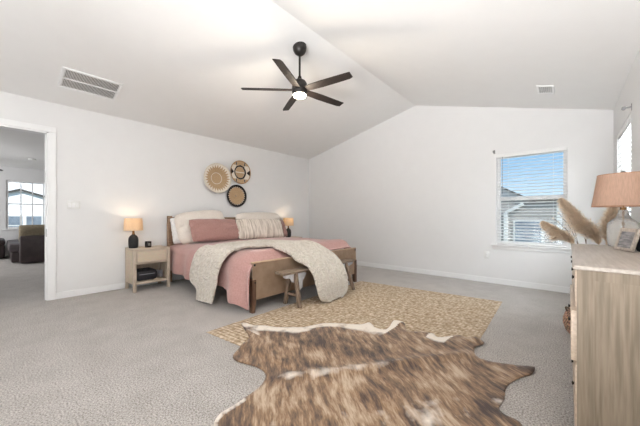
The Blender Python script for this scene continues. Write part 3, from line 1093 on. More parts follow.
bm = bm_new()
rows = [[duvet_pt(i / 110, j / 120) for j in range(121)] for i in range(111)]
add_grid(bm, rows)
bmesh.ops.recalc_face_normals(bm, faces=bm.faces)
bmesh.ops.solidify(bm, geom=bm.faces[:], thickness=0.012)
tag(obj('duvet', bm, M['pink']), 'dusty pink duvet spread over the bed and hanging to its near side', 'duvet')

# pillows ------------------------------------------------------------


def pillow_bm(w, h, t, rnd=0.0, seed=0, n=34, pinch=0.05, sag=0.0):
    bm = bm_new()
    def pt(u, v, s):
        au, av = abs(u), abs(v)
        prof = max(0.0, (1 - au ** 3.2)) ** 0.46 * max(0.0, (1 - av ** 3.2)) ** 0.46
        x = u * w / 2 * (1 - pinch * (1 - 0) * (av ** 2) * 0.0 - pinch * (1 - av ** 2) * au ** 3 * 0.6)
        y = v * h / 2 * (1 - pinch * (1 - au ** 2) * av ** 3 * 0.8)
        y -= sag * h * (1 - au ** 2) * max(0, v) ** 2
        x *= 1 - rnd * av ** 4
        y *= 1 - rnd * 1.3 * au ** 4
        th = t / 2 * prof * (1 + 0.18 * nz(u * 1.7 + seed, v * 1.7, seed * 0.7))
        wr = 0.012 * nz(u * 4 + seed, v * 3, 2.0 + seed) + 0.014 * nz(u * 2.2, v * 6, seed + 9.0) * au
        return Vector((x, y, s * th + wr + s * 0.002))
    for s in (1, -1):
        vs = [[bm.verts.new(pt(-1 + 2 * i / n, -1 + 2 * j / n, s)) for j in range(n + 1)] for i in range(n + 1)]
        for i in range(n):
            for j in range(n):
                f = (vs[i][j], vs[i + 1][j], vs[i + 1][j + 1], vs[i][j + 1])
                bm.faces.new(f if s == 1 else tuple(reversed(f)))
    bmesh.ops.remove_doubles(bm, verts=bm.verts[:], dist=0.0045)
    return bm, pt


def place_pillow(o, c, lean, roll=0.0, yaw=0.0):
    """pillow local: x width, y height, z thickness. stands facing +x, leaning back by lean degrees"""
    # width -> world y, height -> world z, thickness -> world x
    base = Matrix(((0, 0, 1), (1, 0, 0), (0, 1, 0)))
    R = Matrix.Rotation(radians(yaw), 3, 'Z') @ Matrix.Rotation(radians(-lean), 3, 'Y') @ Matrix.Rotation(radians(roll), 3, 'X') @ base
    o.matrix_world = Matrix.Translation(Vector(c)) @ R.to_4x4()


def pillow(label, w, h, t, m, c, lean, roll=0, yaw=0, seed=1, name='pillow', group=None, pipe=None, sag=0.0, rnd=0.05):
    bm, pt = pillow_bm(w, h, t, rnd=rnd, seed=seed, sag=sag)
    root = thing(name, label, 'pillow', (0, 0, 0), 0, group)
    obj('cover', bm, m, root)
    if pipe is not None:
        bm = bm_new()
        ring = []
        N = 40
        for k in range(N): ring.append(pt(-1 + 2 * k / N, -1, 0))
        for k in range(N): ring.append(pt(1, -1 + 2 * k / N, 0))
        for k in range(N): ring.append(pt(1 - 2 * k / N, 1, 0))
        for k in range(N + 1): ring.append(pt(-1, 1 - 2 * k / N, 0))
        add_tube(bm, ring, 0.006, 6, False)
        obj('piping', bm, pipe, root)
    place_pillow(root, c, lean, roll, yaw)
    return root


pillow('white sleeping pillow leaning at the left end of the headboard', 0.50, 0.44, 0.17, M['white_c'], (0.20, 2.06, 0.835), 14, 2, 0, 3)
pillow('large cream pillow at the back left above the long pink pillow', 0.90, 0.55, 0.20, M['cream'], (0.270, 2.290, 0.890), 18, 6, 0, 5, sag=-0.03, rnd=0.11)
pillow('large cream pillow at the back right above the patterned pillow', 1.12, 0.55, 0.20, M['cream'], (0.25, 3.50, 0.880), 16, 1, 0, 6, sag=-0.02, rnd=0.10)
pillow('long dusty pink pillow on the left half of the bed', 0.92, 0.41, 0.19, M['pinkp'], (0.46, 2.45, 0.83), 28, -1, 0, 7)
pillow('dusty pink pillow mostly hidden behind the patterned lumbar pillow', 0.90, 0.40, 0.17, M['pinkp'], (0.38, 3.62, 0.805), 24, 1, 0, 8)
pillow('oblong cream pillow with streaky grey pattern and dark piping', 0.96, 0.40, 0.16, M['lumbar'], (0.60, 3.245, 0.830), 25, -1, -9, 9, pipe=M['piping'])

# throw ------------------------------------------------------------
TL = [(1.528, 1.630, 0.020), (1.375, 1.685, 0.149), (1.154, 1.705, 0.253), (1.269, 1.720, 0.553), (1.31, 1.83, 0.660), (1.02, 2.222, 0.665), (1.05, 2.534, 0.675), (1.294, 2.745, 0.695), (1.701, 2.863, 0.710),
      (2.123, 2.903, 0.700), (2.345, 3.021, 0.605), (2.520, 3.064, 0.494), (2.650, 3.066, 0.330), (2.675, 3.087, 0.150), (2.685, 3.05, 0.070), (2.70, 2.93, 0.022)]
TR = [(1.60, 1.640, 0.020), (1.871, 1.680, 0.266), (1.879, 1.695, 0.402), (1.959, 1.720, 0.568), (1.975, 1.830, 0.650), (1.738, 2.150, 0.655), (1.962, 2.271, 0.655), (2.210, 2.290, 0.640), (2.335, 2.364, 0.585),
      (2.400, 2.421, 0.500), (2.520, 2.476, 0.450), (2.620, 2.479, 0.358), (2.660, 2.478, 0.247), (2.680, 2.491, 0.153), (2.695, 2.53, 0.075), (2.70, 2.66, 0.022)]
TR[0] = (1.80, 1.665, 0.045)
TL[0] = (1.44, 1.655, 0.02)
Ls, Rs = catmull(TL, 10), catmull(TR, 10)
bm = bm_new()
uvl = bm.loops.layers.uv.new('UVMap')
NV = 36
rows = []
for i, (a, b) in enumerate(zip(Ls, Rs)):
    r = []
    for j in range(NV + 1):
        v = j / NV
        p = a.lerp(b, v)
        if p.x < 2.26 and 1.84 < p.y:
            zt = duvet_top(p.x, p.y) + 0.02 * sstep(1.85, 2.08, p.x) * (1 - sstep(2.08, 2.25, p.x)) - 0.0
            f = sstep(2.10, 2.325, p.x); zt -= f * f * 0.10
            w = sstep(1.84, 1.95, p.y) * (1 - sstep(2.05, 2.26, p.x))
            p.z = p.z * (1 - w) + (zt + 0.012) * w
            p.z = max(p.z, zt + 0.010)
        u = i / len(Ls)
        wav = 0.010 * nz(v * 4.5, u * 7, 0.4) + 0.008 * sin(v * 17 + u * 9)
        n = Vector((0, 0, 1)) if 0.30 < u < 0.66 else (Vector((0, -1, 0)) if u <= 0.30 else Vector((1, 0, 0.2)))
        edge = min(1, min(v, 1 - v) / 0.04)
        p = p + n * (abs(wav) + 0.010 * edge)
        r.append(p)
    rows.append(r)
add_grid(bm, rows, uvl, lambda i, j: (i / len(Ls) * 3.2, j / NV * 0.7))
bmesh.ops.recalc_face_normals(bm, faces=bm.faces)
bmesh.ops.solidify(bm, geom=bm.faces[:], thickness=-0.022)
tag(obj('throw_blanket', bm, M['knit']), 'chunky cream knitted throw draped across the bed and over its footboard', 'throw blanket')

# ------------------------------------------------------------------ bench
bench = thing('bench', 'narrow weathered wooden bench at the foot of the bed', 'bench', (2.45, 2.82, 0.011))
bm = bm_new(); add_box(bm, (-0.01, 0, 0.390), (0.165, 1.40, 0.030), None, 0.006); obj('seat', bm, M['bench'], bench)
for y in (-0.53, 0.53):
    o_ = 1 if y > 0 else -1
    for s in (-1, 1):
        bm = bm_new()
        fx = 0.155 if s > 0 else -0.09
        add_bar(bm, (fx, y + o_ * 0.01, 0), (0.045 * s, y - o_ * 0.03, 0.385), 0.042, 0.042, (0, 1, 0), 0.005)
        for v in bm.verts:
            if v.co.z < 0.012: v.co.z = 0.0
        obj('leg', bm, M['bench_leg'], bench)
    bm = bm_new(); add_bar(bm, (-0.075, y, 0.13), (0.125, y, 0.13), 0.024, 0.03, (0, 0, 1), 0.003); obj('stretcher', bm, M['bench_leg'], bench)
    # scalloped bracket under the seat's long side, running out past the leg
    ye = o_ * 0.68
    pr = [(0, 0.374), (0.33, 0.374), (0.36, 0.345), (0.33, 0.30), (0.30, 0.275), (0.30, 0.19), (0.26, 0.165), (0.235, 0.20), (0.20, 0.215), (0.185, 0.26), (0.13, 0.275), (0.10, 0.325), (0.03, 0.335), (0, 0.35)]
    bm = bm_new(); add_prism(bm, [(ye - o_ * u_, v_) for u_, v_ in pr], 0.030, 0.046, 'x')
    obj('carved_bracket', bm, M['whitewash'], bench, False)



# ------------------------------------------------------------------ nightstands and lamps
def make_nightstand(label, loc):
    """local: x depth 0..0.39 from the wall side, y width -0.24..0.24"""
    t = thing('nightstand', label, 'nightstand', loc, 0, 'pale oak nightstands beside the bed')
    D, Wd, H = 0.39, 0.481, 0.600
    hw = Wd / 2
    for x in (0.02, D - 0.02):
        for y in (-hw + 0.02, hw - 0.02):
            bm = bm_new(); box2(bm, (x - 0.02, y - 0.02, 0), (x + 0.02, y + 0.02, H - 0.022), 0.004); obj('leg', bm, M['oak_pale'], t)
    bm = bm_new(); box2(bm, (0, -hw, H - 0.022), (D, hw, H), 0.005); obj('top', bm, M['oak_pale_h'], t)
    for y in (-hw + 0.012, hw - 0.012):
        bm = bm_new(); box2(bm, (0.04, y - 0.007, 0.105), (D - 0.04, y + 0.007, H - 0.022)); obj('side_panel', bm, M['cane'], t, False)
    bm = bm_new(); box2(bm, (0.008, -hw + 0.04, 0.105), (0.018, hw - 0.04, H - 0.022)); obj('back_panel', bm, M['oak_pale'], t, False)
    bm = bm_new(); box2(bm, (0.02, -hw + 0.02, 0.105), (D - 0.006, hw - 0.02, 0.135), 0.003); obj('shelf', bm, M['oak_pale_h'], t)
    bm = bm_new(); box2(bm, (0.02, -hw + 0.02, 0.385), (D - 0.01, hw - 0.02, 0.40)); obj('divider', bm, M['oak_pale_h'], t, False)
    bm = bm_new(); box2(bm, (D - 0.03, -hw + 0.045, 0.405), (D - 0.008, hw - 0.045, H - 0.026), 0.002); d = obj('drawer', bm, M['oak_pale_h'], t)
    bm = bm_new(); box2(bm, (D - 0.008, -hw + 0.058, 0.418), (D - 0.005, hw - 0.058, H - 0.04)); obj('cane_front', bm, M['cane'], d, False)
    return t


make_nightstand('pale oak nightstand with a cane drawer front, left of the bed near the doorway', (0.022, 1.4755, 0))
make_nightstand('pale oak nightstand on the far side of the bed by the room corner', (0.022, 4.29, 0))


def make_lamp(label, loc):
    t = thing('table_lamp', label, 'lamp', loc, 0, 'bedside lamps')
    bm = bm_new()
    prof = [(0, 0), (0.050, 0), (0.058, 0.012), (0.062, 0.05), (0.063, 0.115), (0.059, 0.148), (0.045, 0.175), (0.025, 0.192), (0.02, 0.200), (0, 0.200)]
    add_lathe(bm, prof, n=36); obj('base', bm, M['black'], t)
    bm = bm_new(); add_lathe(bm, [(0, 0.20), (0.02, 0.20), (0.016, 0.22), (0.014, 0.245), (0.02, 0.255), (0.008, 0.262), (0.006, 0.29), (0, 0.29)], n=20); obj('neck', bm, M['brass'], t)
    bm = bm_new(); add_lathe(bm, [(0.120, 0.255), (0.110, 0.431), (0.1085, 0.431), (0.1185, 0.255)], n=48, close=False)
    for i in range(3):
        a = i * 2 * pi / 3
        add_tube(bm, [(0.008 * cos(a), 0.008 * sin(a), 0.292), (0.114 * cos(a), 0.114 * sin(a), 0.292)], 0.0015, 5)
    obj('shade', bm, M['shade_linen'], t)
    bm = bm_new(); add_lathe(bm, [(0, 0.292), (0.012, 0.294), (0.024, 0.32), (0.028, 0.342), (0.02, 0.366), (0, 0.374)], n=16); obj('bulb', bm, M['bulb'], t)
    l = bpy.data.lights.new('bedside_lamp_glow', 'POINT'); l.energy = 0.75; l.color = (1, 0.80, 0.58); l.shadow_soft_size = 0.035
    o = bpy.data.objects.new('bedside_lamp_glow', l); o.location = (0, 0, 0.388); o.parent = t; scene.collection.objects.link(o)
    return t


make_lamp('lit table lamp with black base on the nightstand nearer the doorway', (0.185, 1.298, 0.600))
make_lamp('lit table lamp with black base in the far corner past the bed', (0.20, 4.30, 0.600))

t = thing('candle_jar', 'small black candle jar on the nightstand beside the lamp', 'candle', (0.22, 1.478, 0.600))
bm = bm_new(); add_lathe(bm, [(0, 0), (0.040, 0), (0.043, 0.006), (0.043, 0.088), (0.039, 0.088), (0.039, 0.07), (0, 0.07)], n=28); obj('jar', bm, M['candle'], t)
bm = bm_new(); add_box(bm, (0.0432, 0, 0.045), (0.0012, 0.03, 0.034)); obj('paper_label', bm, mat('grey_label', srgb(120, 116, 112), 0.6), t, False)

t = thing('zip_case', 'flat black zip case lying in the open nightstand shelf', 'case', (0.215, 1.425, 0.135))
bm = bm_new(); add_box(bm, (0, 0, 0.075), (0.29, 0.28, 0.15), None, 0.045); obj('body', bm, M['blackfab'], t)
bm = bm_new(); add_tube(bm, [(0.146, -0.10, 0.095), (0.1465, 0, 0.095), (0.146, 0.10, 0.095)], 0.004, 6); obj('zip', bm, M['cable'], t)
bm = bm_new(); add_tube(bm, [(0.08, -0.05, 0.148), (0.085, -0.03, 0.172), (0.085, 0.03, 0.172), (0.08, 0.05, 0.148)], 0.008, 8); obj('handle', bm, M['blackfab'], t)
pts = []
for i in range(90):
    a = i * 0.42
    pts.append((0.24 + 0.055 * cos(a) * (1 + 0.2 * sin(i * 1.7)), 1.628 + 0.034 * sin(a), 0.146 + 0.10 * i / 90 + 0.012 * sin(i * 0.9)))
bm = bm_new(); add_tube(bm, pts, 0.0045, 6)
tag(obj('coiled_cable', bm, M['cable']), 'tangle of grey cable beside the black case in the nightstand', 'cable')

# ------------------------------------------------------------------ rugs
# jute rug: woven relief
RA, RB, RC = Vector((2.440, 1.25, 0)), Vector((2.355, 3.922, 0)), Vector((4.305, 4.12, 0))
eu, ev = RB - RA, RC - RB
nu, nv = 300, 216
bm = bm_new(); weave = []
rows = []
for i in range(nu + 1):
    r = []
    for j in range(nv + 1):
        u, v = i / nu, j / nv
        a, b = u * 66, v * 24                     # braids run along v
        p = RA + eu * u + ev * v
        br = abs(sin(pi * a))                     # braid crown
        ph = (b * 2.6 + (0.5 if int(a) % 2 else 0.0) + 0.35 * (a % 1.0) * (1 if int(a) % 2 else -1)) % 1.0
        h = (0.25 + 0.75 * br) * (0.35 + 0.65 * sqrt(max(0, sin(pi * ph))))
        h *= 0.85 + 0.3 * nz(a * 0.7, b * 2.2)
        ed = 0.008 * nz(u * 50, 3) if j in (0, nv) else (0.008 * nz(v * 50, 7) if i in (0, nu) else 0)
        p = p + (ev.normalized() if j in (0, nv) else eu.normalized()) * ed
        edge = min(1.0, min(u, 1 - u) * 90, min(v, 1 - v) * 60)
        r.append((p.x, p.y, 0.0015 + edge * (0.003 + 0.0085 * h)))
        weave.append(h)
    rows.append(r)
add_grid(bm, rows)
rug = tag(obj('jute_rug', bm, M['jute']), 'braided natural jute rug at the foot of the bed, under the cowhide', 'rug')
at = rug.data.attributes.new('weave', 'FLOAT', 'POINT'); at.data.foreach_set('value', weave)

# cowhide
HO = [(3.600, 0.701), (3.553, 0.742), (3.530, 0.803), (3.519, 0.928), (3.498, 1.030), (3.462, 1.118), (3.392, 1.180), (3.307, 1.190), (3.196, 1.164), (3.105, 1.141), (3.015, 1.172),
      (2.937, 1.292), (2.856, 1.424), (2.540, 1.555), (2.684, 1.599), (2.762, 1.667), (2.899, 1.754), (3.049, 1.887), (3.093, 1.991), (3.220, 2.169), (3.423, 2.280), (3.464, 2.384),
      (3.575, 2.316), (3.662, 2.346), (3.637, 2.553), (3.716, 2.605), (3.821, 2.440), (3.888, 2.469), (4.007, 2.544), (4.076, 2.494), (4.156, 2.592), (4.216, 2.655), (4.282, 2.609),
      (4.384, 2.647), (4.395, 2.591), (4.358, 2.492), (4.425, 2.338), (4.609, 2.396), (4.717, 2.431), (4.747, 2.391), (4.735, 2.338), (4.682, 2.240), (4.632, 2.072), (4.640, 1.912),
      (4.631, 1.812), (4.661, 1.767), (4.719, 1.756), (4.751, 1.720),
      # out of the frame: the near flank and legs
      (4.86, 1.52), (4.93, 1.30), (4.84, 1.22), (4.72, 1.20), (4.60, 1.08), (4.52, 0.86), (4.50, 0.66), (4.56, 0.44), (4.48, 0.38), (4.34, 0.46), (4.20, 0.56), (4.02, 0.60), (3.86, 0.58), (3.72, 0.62)]
SP0, SP1 = Vector((3.430, 1.150)), Vector((4.440, 2.400))
sd = (SP1 - SP0).normalized(); sn = Vector((-sd.y, sd.x))
outl = [Vector((p.x, p.y)) for p in catmull([(x, y, 0) for x, y in HO], 4, True)]


def dist_edge(p):
    best = 9.0
    for i in range(len(outl)):
        a, b = outl[i], outl[(i + 1) % len(outl)]
        ab = b - a
        t_ = max(0, min(1, (p - a).dot(ab) / max(ab.length_squared, 1e-9)))
        best = min(best, (a + ab * t_ - p).length)
    return best


def inside(p):
    c = False
    n = len(outl)
    for i in range(n):
        a, b = outl[i], outl[(i + 1) % n]
        if (a.y > p.y) != (b.y > p.y) and p.x < (b.x - a.x) * (p.y - a.y) / (b.y - a.y) + a.x:
            c = not c
    return c


verts = [v.copy() for v in outl]
nO = len(verts)
step = 0.018
yy = 0.3
row = 0
while yy < 2.8:
    xx = 2.4 + (step / 2 if row % 2 else 0)
    while xx < 5.0:
        p = Vector((xx + random.uniform(-1, 1) * 0.003, yy + random.uniform(-1, 1) * 0.003))
        if inside(p) and dist_edge(p) > 0.012:
            verts.append(p)
        xx += step
    yy += step * 0.87
    row += 1
res = delaunay_2d_cdt(verts, [(i, (i + 1) % nO) for i in range(nO)], [], 1, 1e-5)
hv, hf = res[0], res[2]
bm = bm_new()
pale = []; uvs = []
bvs = []
un = eu.normalized(); vn = ev.normalized()
for p in hv:
    d = dist_edge(p)
    q = p - SP0
    s, tt = q.dot(sd), q.dot(sn)
    tt += 0.03 * sin(s * 3.0)
    z = 0.006
    # over the rug
    rp = Vector((p.x, p.y, 0)) - RA
    # solve rug coordinates
    det = eu.x * ev.y - eu.y * ev.x
    a = (rp.x * ev.y - rp.y * ev.x) / det; b = (eu.x * rp.y - eu.y * rp.x) / det
    # smooth climb on to the rug (b: across, a: along)
    dr = min(a * eu.length, (1 - a) * eu.length, b * ev.length, (1 - b) * ev.length)
    z += 0.0125 * sstep(-0.05, 0.01, dr)
    # gentle ripples, ridge along spine, lifted edges
    z += 0.012 * max(0, nz(p.x * 2.6, p.y * 2.6, 2)) * sstep(0.0, 0.12, d)
    z += 0.016 * exp(-(tt / 0.05) ** 2) * sstep(0, 0.2, s) * sstep(0.0, 0.1, d)
    z += 0.010 * exp(-d / 0.03) * max(0, 0.3 + nz(p.x * 6, p.y * 6, 8))
    # curled feet
    for c, rr, hh in (((4.33, 2.64), 0.10, 0.035), ((4.74, 2.40), 0.09, 0.03), ((2.60, 1.56), 0.12, 0.012), ((3.66, 2.55), 0.11, 0.03)):
        dd = (p - Vector(c)).length
        if dd < rr:
            z += hh * (1 - dd / rr) ** 1.5
    bvs.append(bm.verts.new((p.x, p.y, z)))
    # pale markings: far belly edge, spine, near shoulder patch
    pl = 0.0
    if tt > 0.2 and p.x < 4.16 and p.y > 1.50 and not (3.70 < p.x < 3.99):
        pl = max(pl, 0.95 * (1 - sstep(0.05, 0.20 + 0.16 * nz(p.x * 3, p.y * 3, 5), d)) * (0.9 + 0.5 * nz(p.x * 3, p.y * 3, 9)))
    if tt > 0.35 and s < -0.05:
        pl = max(pl, 0.62 * exp(-((p - Vector((2.98, 1.62))).length / 0.16) ** 2))
    pl = max(pl, 0.50 * exp(-(tt / 0.075) ** 2) * sstep(-0.05, 0.15, s) * (1 - sstep(0.75, 1.2, s)))
    pl = max(pl, 0.55 * exp(-((p - Vector((4.36, 1.48))).length / 0.17) ** 2))
    pl = max(pl, 0.45 * exp(-((p - Vector((4.62, 1.88))).length / 0.045) ** 2))
    if tt < 0:
        pl = max(pl, 0.30 * sstep(0.1, 0.5, -tt))
        pl = max(pl, 0.7 * (1 - sstep(0.012, 0.04, d)) * (1 if p.x < 3.62 and p.y < 0.95 else 0))
    pale.append(pl); uvs.append((s, tt))
uvl = bm.loops.layers.uv.new('hide_uv')
bm.verts.ensure_lookup_table(); bm.verts.index_update()
for f in hf:
    try:
        fc = bm.faces.new([bvs[i] for i in f])
    except ValueError:
        continue
    for lp in fc.loops:
        lp[uvl].uv = uvs[lp.vert.index]
bmesh.ops.recalc_face_normals(bm, faces=bm.faces)
if sum(f.normal.z for f in bm.faces) < 0:
    bmesh.ops.reverse_faces(bm, faces=bm.faces[:])
hide = tag(obj('cowhide_rug', bm, M['hide'], None, True, False), 'brown brindle cowhide with pale belly edges in the foreground', 'rug')
at = hide.data.attributes.new('pale', 'FLOAT', 'POINT'); at.data.foreach_set('value', pale)
md = hide.modifiers.new('thickness', 'SOLIDIFY'); md.thickness = 0.0045; md.offset = -1.0

# ------------------------------------------------------------------ dresser and what stands on it
DX0, DX1, DY0, DY1, DZ = 4.930, 5.335, 1.499, 2.722, 0.86
dr = thing('dresser', 'whitewashed oak dresser along the right wall in the foreground', 'dresser', (0, 0, 0))
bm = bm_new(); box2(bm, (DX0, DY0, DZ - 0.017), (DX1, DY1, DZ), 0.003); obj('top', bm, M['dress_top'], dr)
for y0, y1 in ((DY0 + 0.006, DY0 + 0.028), (DY1 - 0.028, DY1 - 0.006)):
    bm = bm_new()
    ys = (y0, y1)
    st = 0.05
    box2(bm, (DX0 + 0.012, y0, 0.0), (DX0 + 0.012 + st, y1, DZ - 0.017)); box2(bm, (DX1 - st, y0, 0.0), (DX1, y1, DZ - 0.017))
    box2(bm, (DX0 + 0.012 + st, y0, DZ - 0.055), (DX1 - st, y1, DZ - 0.017)); box2(bm, (DX0 + 0.012 + st, y0, 0.06), (DX1 - st, y1, 0.12))
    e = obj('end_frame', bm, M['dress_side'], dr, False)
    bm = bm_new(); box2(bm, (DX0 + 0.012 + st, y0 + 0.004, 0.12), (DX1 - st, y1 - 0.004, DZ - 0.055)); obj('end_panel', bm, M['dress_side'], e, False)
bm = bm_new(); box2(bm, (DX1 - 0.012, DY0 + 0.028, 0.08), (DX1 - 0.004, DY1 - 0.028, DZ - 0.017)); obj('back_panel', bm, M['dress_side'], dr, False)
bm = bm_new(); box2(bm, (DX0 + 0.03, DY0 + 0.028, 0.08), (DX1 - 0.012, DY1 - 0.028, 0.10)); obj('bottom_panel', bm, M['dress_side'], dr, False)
bm = bm_new(); box2(bm, (DX0 + 0.03, (DY0 + DY1) / 2 - 0.01, 0.10), (DX1 - 0.012, (DY0 + DY1) / 2 + 0.01, DZ - 0.017)); obj('centre_divider', bm, M['dress_side'], dr, False)
rows_z = [(0.690, 0.836), (0.472, 0.674), (0.125, 0.456)]
half = (DY0 + DY1) / 2
for ri, (za, zb) in enumerate(rows_z):
    for ci, (ya, yb) in enumerate(((DY0 + 0.032, half - 0.004), (half + 0.004, DY1 - 0.032))):
        out = 0.0
        if ri == 1 and ci == 0:
            out = 0.012
        bm = bm_new()
        xo = DX0 + 0.006 - out
        box2(bm, (xo, ya, za), (xo + 0.030, yb, zb), 0.003)
        box2(bm, (xo + 0.030, ya + 0.01, za + 0.015), (xo + 0.34, ya + 0.022, zb - 0.03)); box2(bm, (xo + 0.030, yb - 0.022, za + 0.015), (xo + 0.34, yb - 0.01, zb - 0.03))
        box2(bm, (xo + 0.030, ya + 0.022, za + 0.015), (xo + 0.34, yb - 0.022, za + 0.022))
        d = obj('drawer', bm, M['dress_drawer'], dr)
        for q in (0.28, 0.72):
            yc = ya + (yb - ya) * q
            bm = bm_new()
            zc = (za + zb) / 2 + 0.02
            add_lathe(bm, [(0, 0.008), (0.007, 0.008), (0.009, 0.006), (0.006, 0.003), (0.005, 0.0), (0, 0)], (xo, yc, zc), 16, Matrix.Rotation(radians(-90), 3, 'Y'))
            obj('knob', bm, M['dark_metal'], d)

# glass lamp
LXp, LYp = 5.180, 2.636
t = thing('table_lamp', 'glass table lamp with a wide blush shade on the dresser', 'lamp', (LXp, LYp, DZ))
bm = bm_new()
prof = [(0, 0), (0.066, 0), (0.070, 0.006), (0.074, 0.05), (0.076, 0.12), (0.072, 0.150), (0.052, 0.170), (0.034, 0.185), (0.024, 0.215), (0.022, 0.235), (0, 0.235)]
add_lathe(bm, prof, n=10); obj('base', bm, M['seeded'], t, True)
bm = bm_new(); add_tube(bm, [(0, 0, 0.004), (0, 0, 0.25)], 0.004, 8); add_tube(bm, [(0, 0, 0.235), (0, 0, 0.252)], 0.016, 14); add_tube(bm, [(0, 0, 0.25), (0, 0, 0.485)], 0.003, 8); obj('stem', bm, M['brass'], t)
bm = bm_new(); add_lathe(bm, [(0.148, 0.258), (0.120, 0.462), (0.1185, 0.462), (0.1465, 0.258)], n=56, close=False)
obj('shade', bm, M['shade_pink'], t)
M['shade_trim'] = mat('blush_shade_trim', srgb(186, 140, 112), 0.8)
for R_, z_ in ((0.1475, 0.259), (0.120, 0.461)):
    bm = bm_new(); add_tube(bm, [(R_ * cos(2 * pi * j / 56), R_ * sin(2 * pi * j / 56), z_) for j in range(57)], 0.0022, 6, False)
    obj('shade_rim', bm, M['shade_trim'], t)
bm = bm_new()
for i in range(3):
    a = i * 2 * pi / 3 + 0.5
    add_tube(bm, [(0, 0, 0.452), (0.119 * cos(a), 0.119 * sin(a), 0.459)], 0.0015, 5)
obj('shade_spider', bm, M['brass'], t)
bm = bm_new(); add_lathe(bm, [(0, 0.47), (0.010, 0.47), (0.013, 0.477), (0.009, 0.487), (0, 0.490)], n=16); obj('finial', bm, M['metal_grey'], t)

# photo frame: width direction in world taken from its resting edge, leaning back
fp = Vector((5.115, 2.400, DZ)); fq = Vector((5.169, 2.245, DZ))
wd = (fq - fp).normalized(); nrm = Vector((wd.y, -wd.x, 0))
if nrm.dot(Vector((-1, -1, 0))) < 0:
    nrm = -nrm
t = thing('photo_frame', 'whitewashed photo frame with a grey print, in front of the glass lamp', 'photo frame', tuple((fp + fq) / 2))
t.rotation_euler = (0, 0, atan2(wd.y, wd.x))
fw, fh, ln = (fq - fp).length, 0.130, radians(14)
sgn = 1 if (Matrix.Rotation(atan2(wd.y, wd.x), 3, 'Z') @ Vector((0, 1, 0))).dot(nrm) < 0 else -1   # local +y*sgn points to the back
rot = Matrix.Rotation(-ln * sgn, 3, 'X')
def fbox(bm, x0, x1, z0, z1, y0, y1, bev=0.0):
    add_box(bm, rot @ Vector(((x0 + x1) / 2, sgn * (y0 + y1) / 2, (z0 + z1) / 2)), (x1 - x0, abs(y1 - y0), z1 - z0), rot, bev)
bm = bm_new(); bd = 0.019
fbox(bm, -fw / 2, -fw / 2 + bd, 0.004, fh, 0, 0.014, 0.002); fbox(bm, fw / 2 - bd, fw / 2, 0.004, fh, 0, 0.014, 0.002)
fbox(bm, -fw / 2 + bd, fw / 2 - bd, 0.004, bd, 0, 0.014); fbox(bm, -fw / 2 + bd, fw / 2 - bd, fh - bd, fh, 0, 0.014)
obj('frame', bm, M['picmat'], t)
bm = bm_new(); fbox(bm, -fw / 2 + bd, fw / 2 - bd, bd, fh - bd, 0.005, 0.010); obj('print', bm, M['photo'], t, False)
bm = bm_new(); yb_ = sgn * 0.075
add_bar(bm, rot @ Vector((0, sgn * 0.014, 0.10)), (0, yb_, 0.0015), 0.03, 0.003); obj('easel', bm, M['picmat'], t, False)

# black bowl at the right edge
t = thing('lidded_pot', 'small round black pot at the right edge of the dresser top', 'pot', (5.240, 2.33, DZ))
bm = bm_new(); add_lathe(bm, [(0, 0), (0.034, 0), (0.048, 0.018), (0.052, 0.045), (0.046, 0.068), (0.034, 0.076)], n=28); obj('body', bm, M['black'], t)
bm = bm_new(); add_lathe(bm, [(0.036, 0.076), (0.03, 0.084), (0.012, 0.090), (0.006, 0.100), (0, 0.102)], n=24); obj('lid', bm, M['black'], t)

# ------------------------------------------------------------------ floor basket with pampas
VX, VY = 5.045, 3.43
t = thing('floor_basket', 'brown woven basket on the floor behind the dresser holding the pampas', 'basket', (VX, VY, 0))
prof = [(0, 0), (0.125, 0), (0.15, 0.03), (0.168, 0.09), (0.166, 0.14), (0.145, 0.20), (0.11, 0.25), (0.085, 0.30), (0.08, 0.40), (0.09, 0.45), (0.082, 0.45), (0.072, 0.40), (0.075, 0.30), (0.10, 0.24), (0.13, 0.18), (0.14, 0.06), (0, 0.02)]
bm = bm_new(); add_lathe(bm, prof, n=40, close=False); obj('woven_body', bm, M['vase_weave'], t)
for s in (-1, 1):
    bm = bm_new()
    a = radians(215 if s < 0 else 35)
    c = Vector((cos(a), sin(a), 0)); tn = Vector((-sin(a), cos(a), 0))
    add_tube(bm, [c * (0.138 - 0.0 * k) + tn * 0.04 * cos(pi * k / 8) + c * 0.03 * sin(pi * k / 8) + Vector((0, 0, 0.205 + 0.045 * sin(pi * k / 8))) for k in range(9)], 0.007, 8)
    obj('handle', bm, M['twig'], t)


